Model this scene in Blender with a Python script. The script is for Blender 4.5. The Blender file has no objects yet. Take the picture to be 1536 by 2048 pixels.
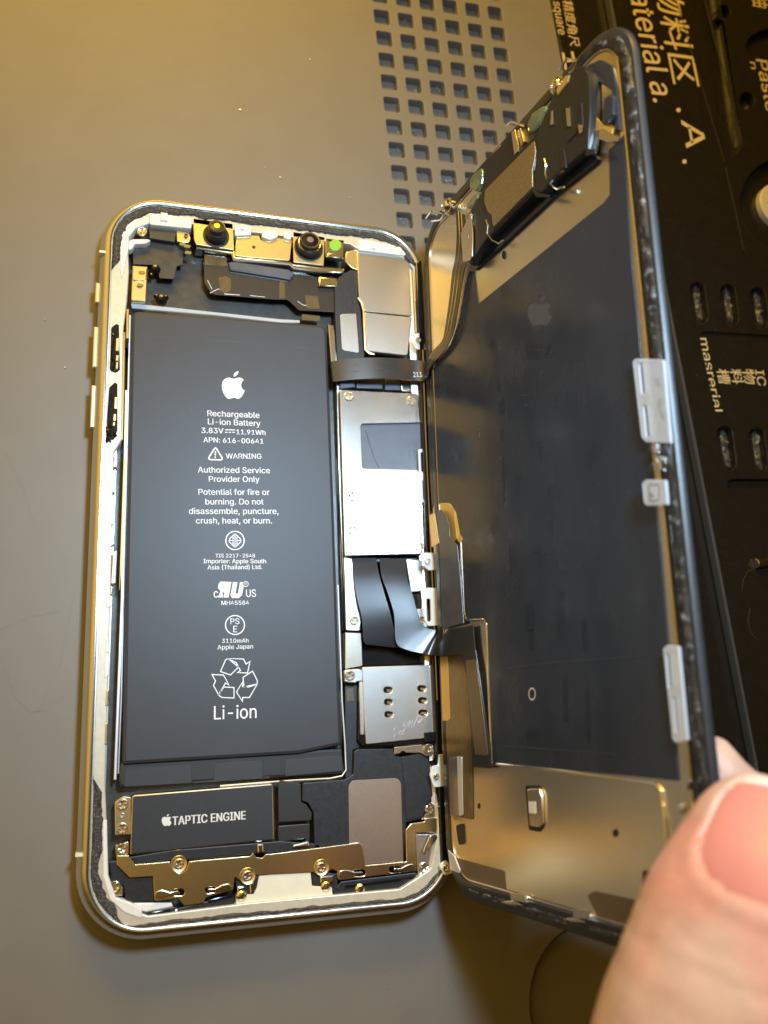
import bpy, math, random
from mathutils import Vector, Matrix, noise
from mathutils.geometry import tessellate_polygon

random.seed(7)
S = bpy.context.scene
COL = S.collection

# ------------------------------------------------------------------ camera
F_PX, CX, CY = 1770.05, 768.0, 1024.0            # pixels of the 1536 x 2048 photograph
CAM = Vector((-3.13447852, -3.90540482, 19.00100381))
RC = Matrix(((0.9582475089421443, -0.038063687431091696, 0.28339524926385623),
             (0.029784205647263966, -0.9724220173417346, -0.23131865744680774),
             (0.28438462106825774, 0.23010122965377705, -0.930687279064071)))
cd = bpy.data.cameras.new('camera')
cd.sensor_fit = 'VERTICAL'
cd.sensor_height = 36.0
cd.lens = 36.0 * F_PX / 2048.0
cd.clip_start = 0.1
cd.clip_end = 400
cd.dof.use_dof = True
cd.dof.focus_distance = 18.6
cd.dof.aperture_fstop = 0.175
cam = bpy.data.objects.new('camera', cd)
COL.objects.link(cam)
m = Matrix.Diagonal((1, -1, -1)) @ RC
cam.matrix_world = Matrix.Translation(CAM) @ m.transposed().to_4x4()
S.camera = cam

# ------------------------------------------------------------------ world and lamps
W = bpy.data.worlds.new('World')
S.world = W
W.use_nodes = True
nt = W.node_tree
nt.nodes.clear()
tc = nt.nodes.new('ShaderNodeTexCoord')
dp = nt.nodes.new('ShaderNodeVectorMath')
dp.operation = 'DOT_PRODUCT'
dp.inputs[1].default_value = Vector((-0.58, 0.42, 0.68)).normalized()
cr = nt.nodes.new('ShaderNodeValToRGB')
cr.color_ramp.elements[0].position = 0.0
cr.color_ramp.elements[0].color = (0.014, 0.007, 0.0008, 1)
cr.color_ramp.elements[1].position = 1.0
cr.color_ramp.elements[1].color = (0.62, 0.38, 0.07, 1)
e = cr.color_ramp.elements.new(0.55)
e.color = (0.020, 0.0115, 0.0014, 1)
bg = nt.nodes.new('ShaderNodeBackground')
bg.inputs['Strength'].default_value = 1.0
ow = nt.nodes.new('ShaderNodeOutputWorld')
nt.links.new(tc.outputs['Generated'], dp.inputs[0])
nt.links.new(dp.outputs['Value'], cr.inputs[0])
nt.links.new(cr.outputs[0], bg.inputs[0])
nt.links.new(bg.outputs[0], ow.inputs[0])


def area(name, loc, target, sx, sy, power, col):
    l = bpy.data.lights.new(name, 'AREA')
    l.shape = 'RECTANGLE'
    l.size, l.size_y = sx, sy
    l.energy = power
    l.color = col
    o = bpy.data.objects.new(name, l)
    COL.objects.link(o)
    o.location = loc
    o.rotation_euler = (Vector(target) - Vector(loc)).to_track_quat('-Z', 'Y').to_euler()
    return o


key = area('led_lamp', (2.2, 5.8, 24.0), (1.6, -0.6, 0.5), 3.0, 4.2, 1150, (0.56, 0.78, 1.0))
key.data.spread = math.radians(92)
area('warm_lamp', (-4.0, 36.0, 25.0), (-1, 8, 0), 22.0, 10.0, 7000, (1.0, 0.61, 0.085))
VS = S.view_settings
VS.view_transform = 'Standard'
VS.look = 'None'
VS.exposure = 0.95
VS.gamma = 1.0
S.cycles.max_bounces = 8
S.cycles.sample_clamp_indirect = 6.0


# ------------------------------------------------------------------ geometry helpers
def ray(px, py):
    return RC.transposed() @ Vector(((px - CX) / F_PX, (py - CY) / F_PX, 1.0))


PM = Matrix(((0.1371, 0.0145, -0.9905), (-0.0008, 0.9999, 0.0145), (0.9906, -0.0012, 0.1371)))
PO = Vector((3.4842, 0.1187, 0.9824))             # display hinge line; axes u (away), v (along), n (inner face)
PMAT = Matrix.Translation(PO) @ PM.to_4x4()


def un(px, py, z):                                # a point of the body at height z
    d = ray(px, py)
    p = CAM + d * ((z - CAM.z) / d.z)
    return (p.x, p.y)


def pn(px, py, n=0.0):                            # a point of the display panel, n above its inner face
    d = ray(px, py)
    N = PM.col[2]
    o = PO + N * n
    p = CAM + d * ((o - CAM).dot(N) / d.dot(N))
    q = PM.transposed() @ (p - PO)
    return (q.x, q.y)


def at(px, py, depth):
    return CAM + ray(px, py) * depth


FR = {'B': un, 'P': pn}


def rnd(pts, r=0.0, seg=5):
    """polygon with rounded corners: points are (x, y) or (x, y, radius)"""
    n = len(pts)
    out = []
    for i, p in enumerate(pts):
        rr = p[2] if len(p) > 2 else r
        a = Vector(pts[i - 1][:2])
        b = Vector(p[:2])
        c = Vector(pts[(i + 1) % n][:2])
        if rr <= 0:
            out.append((b.x, b.y))
            continue
        u = a - b
        w = c - b
        lu, lw = u.length, w.length
        if lu < 1e-6 or lw < 1e-6:
            continue
        u /= lu
        w /= lw
        cosv = max(-0.999, min(0.999, u.dot(w)))
        ang = math.acos(cosv)
        d = min(rr / math.tan(ang / 2), lu * 0.48, lw * 0.48)
        p0 = b + u * d
        p1 = b + w * d
        for k in range(seg + 1):
            t = k / seg
            q = p0 * (1 - t) ** 2 + b * 2 * t * (1 - t) + p1 * t * t
            out.append((q.x, q.y))
    return out


def circ(cx, cy, rx, ry=None, n=20, a0=0.0):
    ry = rx if ry is None else ry
    return [(cx + rx * math.cos(a0 + 2 * math.pi * k / n), cy + ry * math.sin(a0 + 2 * math.pi * k / n)) for k in range(n)]


def oval(cx, cy, w, h, ang=0.0, n=6):
    """stadium of full width w and height h"""
    r = min(w, h) / 2
    pts = []
    ex, ey = w / 2 - r, h / 2 - r
    for q, (sx, sy) in enumerate(((1, 1), (-1, 1), (-1, -1), (1, -1))):
        for k in range(n + 1):
            a = math.pi / 2 * (q + k / n)
            x, y = sx * ex + r * math.cos(a), sy * ey + r * math.sin(a)
            pts.append((x, y))
    ca, sa = math.cos(ang), math.sin(ang)
    return [(cx + x * ca - y * sa, cy + x * sa + y * ca) for x, y in pts]


def ccw(p):
    s = sum(p[i - 1][0] * p[i][1] - p[i][0] * p[i - 1][1] for i in range(len(p)))
    return p if s > 0 else p[::-1]


def clean(p):
    out = []
    for q in p:
        if not out or (abs(q[0] - out[-1][0]) + abs(q[1] - out[-1][1])) > 1e-5:
            out.append(q)
    if len(out) > 2 and abs(out[0][0] - out[-1][0]) + abs(out[0][1] - out[-1][1]) < 1e-5:
        out.pop()
    return out


def offset(p, d):
    """offset a closed loop to its left by d (inwards for a counter-clockwise loop)"""
    n = len(p)
    out = []
    for i in range(n):
        a, b, c = p[i - 1], p[i], p[(i + 1) % n]
        u = Vector((b[0] - a[0], b[1] - a[1]))
        w = Vector((c[0] - b[0], c[1] - b[1]))
        if u.length < 1e-9 or w.length < 1e-9:
            out.append(b)
            continue
        u.normalize()
        w.normalize()
        nu = Vector((-u.y, u.x))
        nw = Vector((-w.y, w.x))
        s = nu + nw
        if s.length < 1e-3:
            s = nu.copy()
        s.normalize()
        k = 1.0 / max(0.5, s.dot(nu))
        out.append((b[0] + s.x * d * k, b[1] + s.y * d * k))
    return out


class MB:
    def __init__(self):
        self.v = []
        self.f = []
        self.mi = []
        self.cuts = []

    def cut(self):                                # the next faces belong to a separate piece
        if self.f and (not self.cuts or self.cuts[-1] != (len(self.v), len(self.f))):
            self.cuts.append((len(self.v), len(self.f)))

    def pieces(self):
        if not self.cuts:
            return [self]
        out = []
        ends = self.cuts + [(len(self.v), len(self.f))]
        v0 = f0 = 0
        for v1, f1 in ends:
            if f1 > f0:
                q = MB()
                q.v = self.v[v0:v1]
                q.f = [tuple(i - v0 for i in f) for f in self.f[f0:f1]]
                q.mi = self.mi[f0:f1]
                out.append(q)
            v0, f0 = v1, f1
        return out

    def add(self, vs, fs, mi=0):
        o = len(self.v)
        self.v += [tuple(x) for x in vs]
        self.f += [tuple(i + o for i in q) for q in fs]
        self.mi += [mi] * len(fs)
        return self

    def solid(self, loop, z1, h, b=0.0, holes=(), mi=0, bottom=True):
        """a plate: outline (local x, y) with holes, top at z1, thickness h, chamfer b on its upper edge"""
        loop = clean(ccw(clean(loop)))
        hs = [clean(ccw(clean(q)))[::-1] for q in holes]
        loops = [loop] + hs
        z0 = z1 - h
        if b > 0:
            b = min(b, h * 0.9)
            tops = [offset(q, b) for q in loops]
            mids = [offset(q, b * 0.3) for q in loops]
        else:
            tops = loops
        flat = []
        for q in tops:
            flat.append([Vector((x, y, 0)) for x, y in q])
        tri = tessellate_polygon(flat)
        tv = [(x, y, z1) for q in tops for x, y in q]
        ft = []
        for t in tri:
            a, bb, c = (tv[i] for i in t)
            s = (bb[0] - a[0]) * (c[1] - a[1]) - (c[0] - a[0]) * (bb[1] - a[1])
            if abs(s) < 1e-12:
                continue
            ft.append(t if s > 0 else t[::-1])
        base = len(self.v)
        self.add(tv, ft, mi)
        if bottom:
            flat0 = [[Vector((x, y, 0)) for x, y in q] for q in loops]
            bv = [(x, y, z0) for q in loops for x, y in q]
            fb = []
            for t in tessellate_polygon(flat0):
                a, bb, c = (bv[i] for i in t)
                s = (bb[0] - a[0]) * (c[1] - a[1]) - (c[0] - a[0]) * (bb[1] - a[1])
                if abs(s) < 1e-12:
                    continue
                fb.append(t if s < 0 else t[::-1])
            self.add(bv, fb, mi)
        for li, q in enumerate(loops):
            n = len(q)
            rings = [[(x, y, z0) for x, y in q]]
            if b > 0:
                rings.append([(x, y, z1 - b) for x, y in q])
                rings.append([(x, y, z1 - b * 0.3) for x, y in mids[li]])
            rings.append([(x, y, z1) for x, y in tops[li]])
            vs = [p for r_ in rings for p in r_]
            fs = []
            for k in range(len(rings) - 1):
                for i in range(n):
                    j = (i + 1) % n
                    fs.append((k * n + i, k * n + j, (k + 1) * n + j, (k + 1) * n + i))
            self.add(vs, fs, mi)
        return self

    def px(self, fr, pts, z1, h, b=0.0, r=0.0, holes=(), mi=0):
        """the same from photograph pixels lying on the plane z1 of frame fr"""
        self.cut()
        u = FR[fr]
        lo = [u(x, y, z1) for x, y in rnd(pts, r)]
        hs = [[u(x, y, z1) for x, y in q] for q in holes]
        return self.solid(lo, z1, h, b, hs, mi)

    def rings(self, rings, closed=True, cap=True, mi=0):
        n = len(rings[0])
        vs = [p for r_ in rings for p in r_]
        fs = []
        for k in range(len(rings) - 1):
            for i in range(n if closed else n - 1):
                j = (i + 1) % n
                fs.append((k * n + i, k * n + j, (k + 1) * n + j, (k + 1) * n + i))
        if cap:
            fs.append(tuple(range(n))[::-1])
            fs.append(tuple((len(rings) - 1) * n + i for i in range(n)))
        return self.add(vs, fs, mi)

    def lathe(self, c, axis, prof, n=24, mi=0):
        """profile [(radius, height)] about an axis through c"""
        a = Vector(axis).normalized()
        q = a.orthogonal().normalized()
        w = a.cross(q)
        c = Vector(c)
        rr = []
        for r_, h in prof:
            rr.append([c + a * h + (q * math.cos(2 * math.pi * k / n) + w * math.sin(2 * math.pi * k / n)) * max(r_, 1e-4) for k in range(n)])
        return self.rings(rr, mi=mi)

    def tube(self, pts, r, n=8, mi=0, closed=False):
        self.cut()
        pts = [Vector(p) for p in pts]
        rr = []
        N = len(pts)
        for i, p in enumerate(pts):
            if closed:
                d = pts[(i + 1) % N] - pts[i - 1]
            else:
                d = pts[min(i + 1, N - 1)] - pts[max(i - 1, 0)]
            d.normalize()
            q = d.cross(Vector((0.13, 0.21, 0.97))).normalized()
            w = q.cross(d)
            rr.append([p + (q * math.cos(2 * math.pi * k / n) + w * math.sin(2 * math.pi * k / n)) * r for k in range(n)])
        if closed:
            rr.append(rr[0])
        return self.rings(rr, cap=not closed, mi=mi)

    def ribbon(self, secs, th=0.012, steps=6, mi=0):
        """flat cable through cross sections (left point, right point), smoothly interpolated"""
        P = [(Vector(a), Vector(b)) for a, b in secs]

        def cat(p0, p1, p2, p3, t):
            return 0.5 * ((2 * p1) + (p2 - p0) * t + (2 * p0 - 5 * p1 + 4 * p2 - p3) * t * t + (3 * p1 - p0 - 3 * p2 + p3) * t ** 3)
        L = []
        for i in range(len(P) - 1):
            p0, p1, p2, p3 = P[max(i - 1, 0)], P[i], P[i + 1], P[min(i + 2, len(P) - 1)]
            for k in range(steps + (1 if i == len(P) - 2 else 0)):
                t = k / steps
                L.append((cat(p0[0], p1[0], p2[0], p3[0], t), cat(p0[1], p1[1], p2[1], p3[1], t)))
        rr = []
        for i, (a, b) in enumerate(L):
            j, k = min(i + 1, len(L) - 1), max(i - 1, 0)
            d = (L[j][0] + L[j][1]) - (L[k][0] + L[k][1])
            nn = d.cross(b - a)
            if nn.length < 1e-9:
                nn = Vector((0, 0, 1))
            nn.normalize()
            rr.append([a + nn * th / 2, b + nn * th / 2, b - nn * th / 2, a - nn * th / 2])
        return self.rings(rr, mi=mi)

    def box(self, c, sx, sy, sz, rot=None, mi=0):
        vs = []
        for z in (-1, 1):
            for x, y in ((-1, -1), (1, -1), (1, 1), (-1, 1)):
                p = Vector((x * sx / 2, y * sy / 2, z * sz / 2))
                if rot:
                    p = rot @ p
                vs.append(Vector(c) + p)
        return self.add(vs, [(3, 2, 1, 0), (4, 5, 6, 7), (0, 1, 5, 4), (1, 2, 6, 5), (2, 3, 7, 6), (3, 0, 4, 7)], mi)

    def mesh(self, name, mats):
        me = bpy.data.meshes.new(name)
        me.from_pydata(self.v, [], self.f)
        if not isinstance(mats, (list, tuple)):
            mats = [mats]
        for q in mats:
            me.materials.append(q)
        if len(mats) > 1:
            me.polygons.foreach_set('material_index', self.mi)
        me.polygons.foreach_set('use_smooth', [True] * len(me.polygons))
        me.set_sharp_from_angle(angle=math.radians(32))
        me.update()
        return me


def put(name, mb, mats, parent=None, label=None):
    first_ = None
    for q in mb.pieces():
        o = bpy.data.objects.new(name, q.mesh(name, mats))
        COL.objects.link(o)
        if parent:
            o.parent = parent
        if label:
            o['label'] = label
        first_ = first_ or o
    return first_


def dup(o, loc=None, rz=0.0, parent=None):
    c = o.copy()
    COL.objects.link(c)
    if parent:
        c.parent = parent
    if loc is not None:
        c.location = loc
        c.rotation_euler = (0, 0, rz)
    return c


def thing(name, label, cat, mat=None):
    o = bpy.data.objects.new(name, None)
    COL.objects.link(o)
    o.empty_display_size = 0.5
    if mat is not None:
        o.matrix_world = mat
    o['label'] = label
    o['category'] = cat
    return o


def structure(o):
    o['kind'] = 'structure'
    return o


# ------------------------------------------------------------------ materials
def mat(name, col, rough=0.5, metal=0.0, var=0.0, vscale=6.0, bump=0.0, bscale=60.0, stretch=None,
        spec=0.5, trans=0.0, coat=0.0, specks=None, speck_scale=40.0, speck_amt=0.06, rvar=0.0, alpha=1.0, sss=0.0,
        col2=None, c2scale=3.0, c2lo=0.45, c2hi=0.6):
    """procedural material: tone variation, roughness variation, fine bump, dust specks"""
    mt = bpy.data.materials.new(name)
    mt.use_nodes = True
    t = mt.node_tree
    b = t.nodes['Principled BSDF']
    b.inputs['Base Color'].default_value = (*col, 1)
    b.inputs['Roughness'].default_value = rough
    b.inputs['Metallic'].default_value = metal
    b.inputs['Specular IOR Level'].default_value = spec
    b.inputs['Transmission Weight'].default_value = trans
    b.inputs['Coat Weight'].default_value = coat
    b.inputs['Alpha'].default_value = alpha
    if sss:
        b.inputs['Subsurface Weight'].default_value = sss
        b.inputs['Subsurface Radius'].default_value = (0.35, 0.12, 0.06)
        b.inputs['Subsurface Scale'].default_value = 0.5
    co = t.nodes.new('ShaderNodeTexCoord')
    mp = t.nodes.new('ShaderNodeMapping')
    if stretch:
        mp.inputs['Scale'].default_value = stretch
    t.links.new(co.outputs['Object'], mp.inputs[0])
    last = None

    def nz(scale, det=4.0):
        n = t.nodes.new('ShaderNodeTexNoise')
        n.inputs['Scale'].default_value = scale
        n.inputs['Detail'].default_value = det
        t.links.new(mp.outputs[0], n.inputs['Vector'])
        return n

    def mr(src, a0, a1, b0, b1):
        q = t.nodes.new('ShaderNodeMapRange')
        q.inputs[1].default_value = a0
        q.inputs[2].default_value = a1
        q.inputs[3].default_value = b0
        q.inputs[4].default_value = b1
        t.links.new(src, q.inputs[0])
        return q

    def mix(fac, a, c2, mode='MIX'):
        q = t.nodes.new('ShaderNodeMix')
        q.data_type = 'RGBA'
        q.blend_type = mode
        if isinstance(fac, float):
            q.inputs[0].default_value = fac
        else:
            t.links.new(fac, q.inputs[0])
        for s, val in ((6, a), (7, c2)):
            if isinstance(val, tuple):
                q.inputs[s].default_value = (*val, 1)
            else:
                t.links.new(val, q.inputs[s])
        return q.outputs[2]

    if col2:
        n = nz(c2scale, 6)
        last = mix(mr(n.outputs[0], c2lo, c2hi, 0, 1).outputs[0], col, col2)
    if var > 0:
        n = nz(vscale, 5)
        g = mr(n.outputs[0], 0.3, 0.7, 1 - var, 1 + var)
        vm = t.nodes.new('ShaderNodeVectorMath')
        vm.operation = 'SCALE'
        if last is None:
            vm.inputs[0].default_value = col
        else:
            t.links.new(last, vm.inputs[0])
        t.links.new(g.outputs[0], vm.inputs['Scale'])
        last = vm.outputs[0]
    if specks:
        vo = t.nodes.new('ShaderNodeTexVoronoi')
        vo.inputs['Scale'].default_value = speck_scale
        t.links.new(mp.outputs[0], vo.inputs['Vector'])
        d = mr(vo.outputs['Distance'], speck_amt, speck_amt * 1.6, 1, 0)
        n = nz(speck_scale * 0.13, 2)
        k = mr(n.outputs[0], 0.5, 0.62, 0, 1)
        mm = t.nodes.new('ShaderNodeMath')
        mm.operation = 'MULTIPLY'
        t.links.new(d.outputs[0], mm.inputs[0])
        t.links.new(k.outputs[0], mm.inputs[1])
        last = mix(mm.outputs[0], last if last is not None else col, specks)
    if last is not None:
        t.links.new(last, b.inputs['Base Color'])
    if rvar > 0:
        n = nz(vscale * 1.7, 6)
        t.links.new(mr(n.outputs[0], 0.3, 0.7, max(0.02, rough - rvar), rough + rvar).outputs[0], b.inputs['Roughness'])
    if bump > 0:
        n = nz(bscale, 3)
        bp = t.nodes.new('ShaderNodeBump')
        bp.inputs['Strength'].default_value = bump
        bp.inputs['Distance'].default_value = 0.02
        t.links.new(n.outputs[0], bp.inputs['Height'])
        t.links.new(bp.outputs[0], b.inputs['Normal'])
    return mt


M = {}
M['silicone'] = mat('grey_silicone', (0.185, 0.168, 0.145), 0.50, var=0.035, vscale=0.9, bump=0.10, bscale=110, specks=(0.09, 0.075, 0.06), speck_scale=2.2, speck_amt=0.022)
M['tray'] = mat('glossy_black_plastic', (0.014, 0.011, 0.007), 0.24, var=0.1, vscale=3, bump=0.035, bscale=70, specks=(0.16, 0.14, 0.09), speck_scale=4, speck_amt=0.03, rvar=0.05)
M['tray_edge'] = mat('grey_tray_edge', (0.05, 0.05, 0.05), 0.55, bump=0.3, bscale=60)
M['gold_ink'] = mat('tan_ink', (0.62, 0.48, 0.25), 0.55, var=0.12, vscale=20)
M['alu'] = mat('anodised_aluminium', (0.86, 0.82, 0.74), 0.30, 1.0, bump=0.02, bscale=200)
M['rim'] = mat('polished_rim', (0.90, 0.88, 0.84), 0.16, 1.0)
M['ledge'] = mat('cream_primer', (0.60, 0.54, 0.43), 0.42, 0.30, var=0.07, vscale=9, bump=0.12, bscale=90, specks=(0.25, 0.2, 0.14), speck_scale=9, speck_amt=0.05)
M['white'] = mat('white_plastic', (0.78, 0.77, 0.74), 0.38, var=0.05, vscale=7)
M['gasket'] = mat('torn_adhesive', (0.035, 0.032, 0.03), 0.5, var=0.5, vscale=25, bump=1.0, bscale=45, col2=(0.22, 0.20, 0.17), c2scale=38, c2lo=0.56, c2hi=0.66)
M['black'] = mat('black_plastic', (0.014, 0.014, 0.017), 0.42, var=0.2, vscale=9, bump=0.06, bscale=120, specks=(0.2, 0.2, 0.2), speck_scale=9, speck_amt=0.03, rvar=0.06)
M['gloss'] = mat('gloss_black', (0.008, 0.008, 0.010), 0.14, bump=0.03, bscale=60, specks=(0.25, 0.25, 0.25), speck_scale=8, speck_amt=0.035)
M['battery'] = mat('battery_wrap', (0.034, 0.034, 0.038), 0.47, var=0.05, vscale=2, bump=0.02, bscale=150, specks=(0.16, 0.16, 0.17), speck_scale=5, speck_amt=0.02, spec=0.42)
M['wrap'] = mat('battery_foil', (0.022, 0.021, 0.021), 0.36, bump=0.05, bscale=90, spec=0.6)
M['ink'] = mat('pale_print', (0.80, 0.80, 0.82), 0.6)
M['ink2'] = mat('white_print', (0.72, 0.71, 0.70), 0.6)
M['taptic'] = mat('taptic_cover', (0.020, 0.020, 0.021), 0.50, var=0.1, vscale=7, bump=0.05, bscale=140, specks=(0.2, 0.2, 0.2), speck_scale=7, speck_amt=0.02)
M['nickel'] = mat('nickel_plate', (0.74, 0.67, 0.55), 0.24, 1.0, var=0.03, vscale=12, bump=0.05, bscale=160)
M['nickelb'] = mat('gilt_bracket', (0.80, 0.64, 0.36), 0.22, 1.0, var=0.03, vscale=14, bump=0.05, bscale=130)
M['steelr'] = mat('satin_steel', (0.74, 0.72, 0.68), 0.27, 1.0, var=0.02, vscale=30, bump=0.08, bscale=140)
M['nickelg'] = mat('gilt_nickel', (0.82, 0.64, 0.33), 0.30, 1.0, var=0.03, vscale=14, bump=0.05, bscale=130)
M['steel'] = mat('bead_blasted_steel', (0.72, 0.70, 0.66), 0.17, 1.0, var=0.02, vscale=30, bump=0.06, bscale=140)
M['brushed'] = mat('brushed_label', (0.52, 0.42, 0.34), 0.34, 1.0, var=0.10, vscale=14, bump=0.10, bscale=40, stretch=(8, 1, 1))
M['chrome'] = mat('bright_steel', (0.82, 0.80, 0.77), 0.14, 1.0)
M['screw'] = mat('screw_steel', (0.78, 0.72, 0.62), 0.22, 1.0)
M['graphite'] = mat('graphite_film', (0.075, 0.085, 0.11), 0.40, var=0.12, vscale=4, bump=0.05, bscale=30)
M['flex'] = mat('flex_cable', (0.020, 0.021, 0.026), 0.27, bump=0.02, bscale=60, spec=0.6)
M['cable'] = mat('sheen_cable', (0.10, 0.095, 0.09), 0.24, 0.75, bump=0.02, bscale=60)
M['flexc'] = mat('copper_flex', (0.19, 0.145, 0.075), 0.24, 0.55, bump=0.05, bscale=40, stretch=(5, 1, 1), var=0.2, vscale=4)
M['cream'] = mat('cream_pad', (0.74, 0.70, 0.55), 0.6, var=0.04, vscale=4, bump=0.05, bscale=50)
M['lens'] = mat('lens_glass', (0.004, 0.004, 0.008), 0.45, spec=0.12)
M['lensr'] = mat('lens_barrel', (0.03, 0.026, 0.02), 0.34, bump=0.0)
M['blue'] = mat('lens_blue', (0.012, 0.018, 0.12), 0.2, spec=0.3)
M['lensy'] = mat('lens_coating', (0.65, 0.50, 0.05), 0.25, 0.6)
M['green'] = mat('green_filter', (0.28, 0.55, 0.05), 0.35)
M['clear'] = mat('clear_plastic', (0.90, 0.90, 0.88), 0.16, spec=0.6, alpha=0.55, bump=0.05, bscale=20)
M['frost'] = mat('frosted_plastic', (0.74, 0.80, 0.90), 0.24, alpha=0.48, bump=0.25, bscale=14, spec=0.8)
M['sheet'] = mat('graphite_sheet', (0.024, 0.031, 0.047), 0.23, var=0.12, vscale=1.1, bump=0.015, bscale=5, rvar=0.09, stretch=(1.0, 0.55, 1.0), specks=(0.14, 0.13, 0.12), speck_scale=4, speck_amt=0.022, spec=0.6)
M['sheet2'] = mat('scuffed_sheet', (0.060, 0.065, 0.080), 0.42)
M['back'] = mat('display_backplate', (0.84, 0.77, 0.63), 0.27, 1.0, var=0.03, vscale=1.4, bump=0.03, bscale=50)
M['tapem'] = mat('brown_tape', (0.16, 0.12, 0.07), 0.35, 0.5)
M['bezel'] = mat('bezel_plastic', (0.016, 0.016, 0.018), 0.30, bump=0.2, bscale=30, specks=(0.35, 0.35, 0.35), speck_scale=7, speck_amt=0.05)
M['edge'] = mat('glass_edge', (0.022, 0.024, 0.028), 0.40, var=0.1, vscale=5, bump=0.1, bscale=8)
M['goldmesh'] = mat('gold_foil', (0.46, 0.37, 0.23), 0.42, 1.0, var=0.22, vscale=40, bump=0.9, bscale=38)
M['gel'] = mat('green_gel', (0.36, 0.50, 0.28), 0.05, trans=0.75, coat=1.0, bump=0.9, bscale=6, spec=0.9)
M['amber'] = mat('amber_film', (0.62, 0.40, 0.10), 0.3, 0.4)
M['junk'] = mat('solder_scraps', (0.6, 0.58, 0.52), 0.3, 0.7)
M['dish'] = mat('cream_magnet', (0.55, 0.47, 0.32), 0.45, var=0.06)
M['brass'] = mat('brass', (0.80, 0.58, 0.16), 0.25, 1.0)
M['rail'] = mat('pale_rail', (0.70, 0.70, 0.70), 0.42, 0.6)
M['satin'] = mat('satin_black', (0.016, 0.015, 0.015), 0.30, bump=0.05, bscale=60, specks=(0.25, 0.23, 0.2), speck_scale=8, speck_amt=0.03)
M['scuff'] = mat('scuffed_steel', (0.80, 0.79, 0.77), 0.5, 1.0)
M['fibre'] = mat('dusty_fibre', (0.07, 0.052, 0.025), 0.6)
M['dark'] = mat('dark_recess', (0.012, 0.011, 0.010), 0.5, bump=0.2, bscale=40)
M['pcb'] = mat('dark_board', (0.045, 0.042, 0.036), 0.34, var=0.3, vscale=6, bump=0.1, bscale=50)


# ------------------------------------------------------------------ lettering
FONT = None
for where in ('LOCAL', 'SYSTEM'):                 # the interface typeface that ships inside Blender, else its built-in one
    try:
        FONT = FONT or bpy.data.fonts.load(bpy.utils.resource_path(where) + '/datafiles/fonts/Inter.woff2')
    except Exception:
        pass


def text_data(s):
    cu = bpy.data.curves.new('lettering', 'FONT')
    cu.body = s
    cu.resolution_u = 3
    if FONT and all(ord(c) < 0x2000 for c in s):
        cu.font = FONT
    o = bpy.data.objects.new('lettering', cu)
    COL.objects.link(o)
    bpy.context.view_layer.update()
    me = bpy.data.meshes.new_from_object(o.evaluated_get(bpy.context.evaluated_depsgraph_get()))
    vs = [v.co.copy() for v in me.vertices]
    fs = [tuple(p.vertices) for p in me.polygons]
    bpy.data.objects.remove(o)
    bpy.data.meshes.remove(me)
    bpy.data.curves.remove(cu)
    return vs, fs


def letter(mb, s, fr, p0, p1, lvl, h=None, th=0.003, bold=0.0, mi=0):
    """lettering whose ink runs from p0 to p1 (pixels) along its baseline; h = height of its tallest glyph in pixels"""
    mb.cut()
    vs, fs = text_data(s)
    x0 = min(v.x for v in vs)
    x1 = max(v.x for v in vs)
    y1 = max(v.y for v in vs)
    a = Vector(FR[fr](*p0, lvl))
    b = Vector(FR[fr](*p1, lvl))
    d = b - a
    sx = d.length / (x1 - x0)
    sy = sx
    if h:
        px_len = math.hypot(p1[0] - p0[0], p1[1] - p0[1])
        sy = h * d.length / px_len / y1
    d.normalize()
    n = Vector((-d.y, d.x))
    out = []
    for v in vs:
        q = a + d * ((v.x - x0) * sx) + n * (v.y * sy)
        out.append((q.x, q.y, lvl))
    mb.add(out, fs, mi)
    if bold:
        for k in (-1, 1):
            mb.add([(x + d.x * bold * k, y + d.y * bold * k, lvl + 0.0004 * (k + 2)) for x, y, z in out], fs, mi)
    return mb


def stroke(mb, fr, pts, lvl, w, closed=False, th=0.002):
    """printed line of width w (pixels) through pixel points"""
    P = [Vector(FR[fr](x, y, lvl)) for x, y in pts]
    s = (P[1] - P[0]).length / max(1e-6, math.hypot(pts[1][0] - pts[0][0], pts[1][1] - pts[0][1]))
    w = w * s / 2
    n = len(P)
    L, R_ = [], []
    for i in range(n):
        if closed:
            d = (P[(i + 1) % n] - P[i]).normalized() + (P[i] - P[i - 1]).normalized()
        else:
            d = P[min(i + 1, n - 1)] - P[max(i - 1, 0)]
        if d.length < 1e-6:
            d = P[(i + 1) % n] - P[i]
        d.normalize()
        q = Vector((-d.y, d.x))
        k = 1.0
        if closed or 0 < i < n - 1:
            e1 = (P[i] - P[i - 1]).normalized()
            k = 1.0 / max(0.45, q.dot(Vector((-e1.y, e1.x))))
        L.append(P[i] + q * w * k)
        R_.append(P[i] - q * w * k)
    vs = [(*p, lvl) for p in L] + [(*p, lvl) for p in R_]
    fs = []
    for i in range(n if closed else n - 1):
        j = (i + 1) % n
        fs.append((n + i, n + j, j, i))
    mb.add(vs, fs)
    return mb


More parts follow.
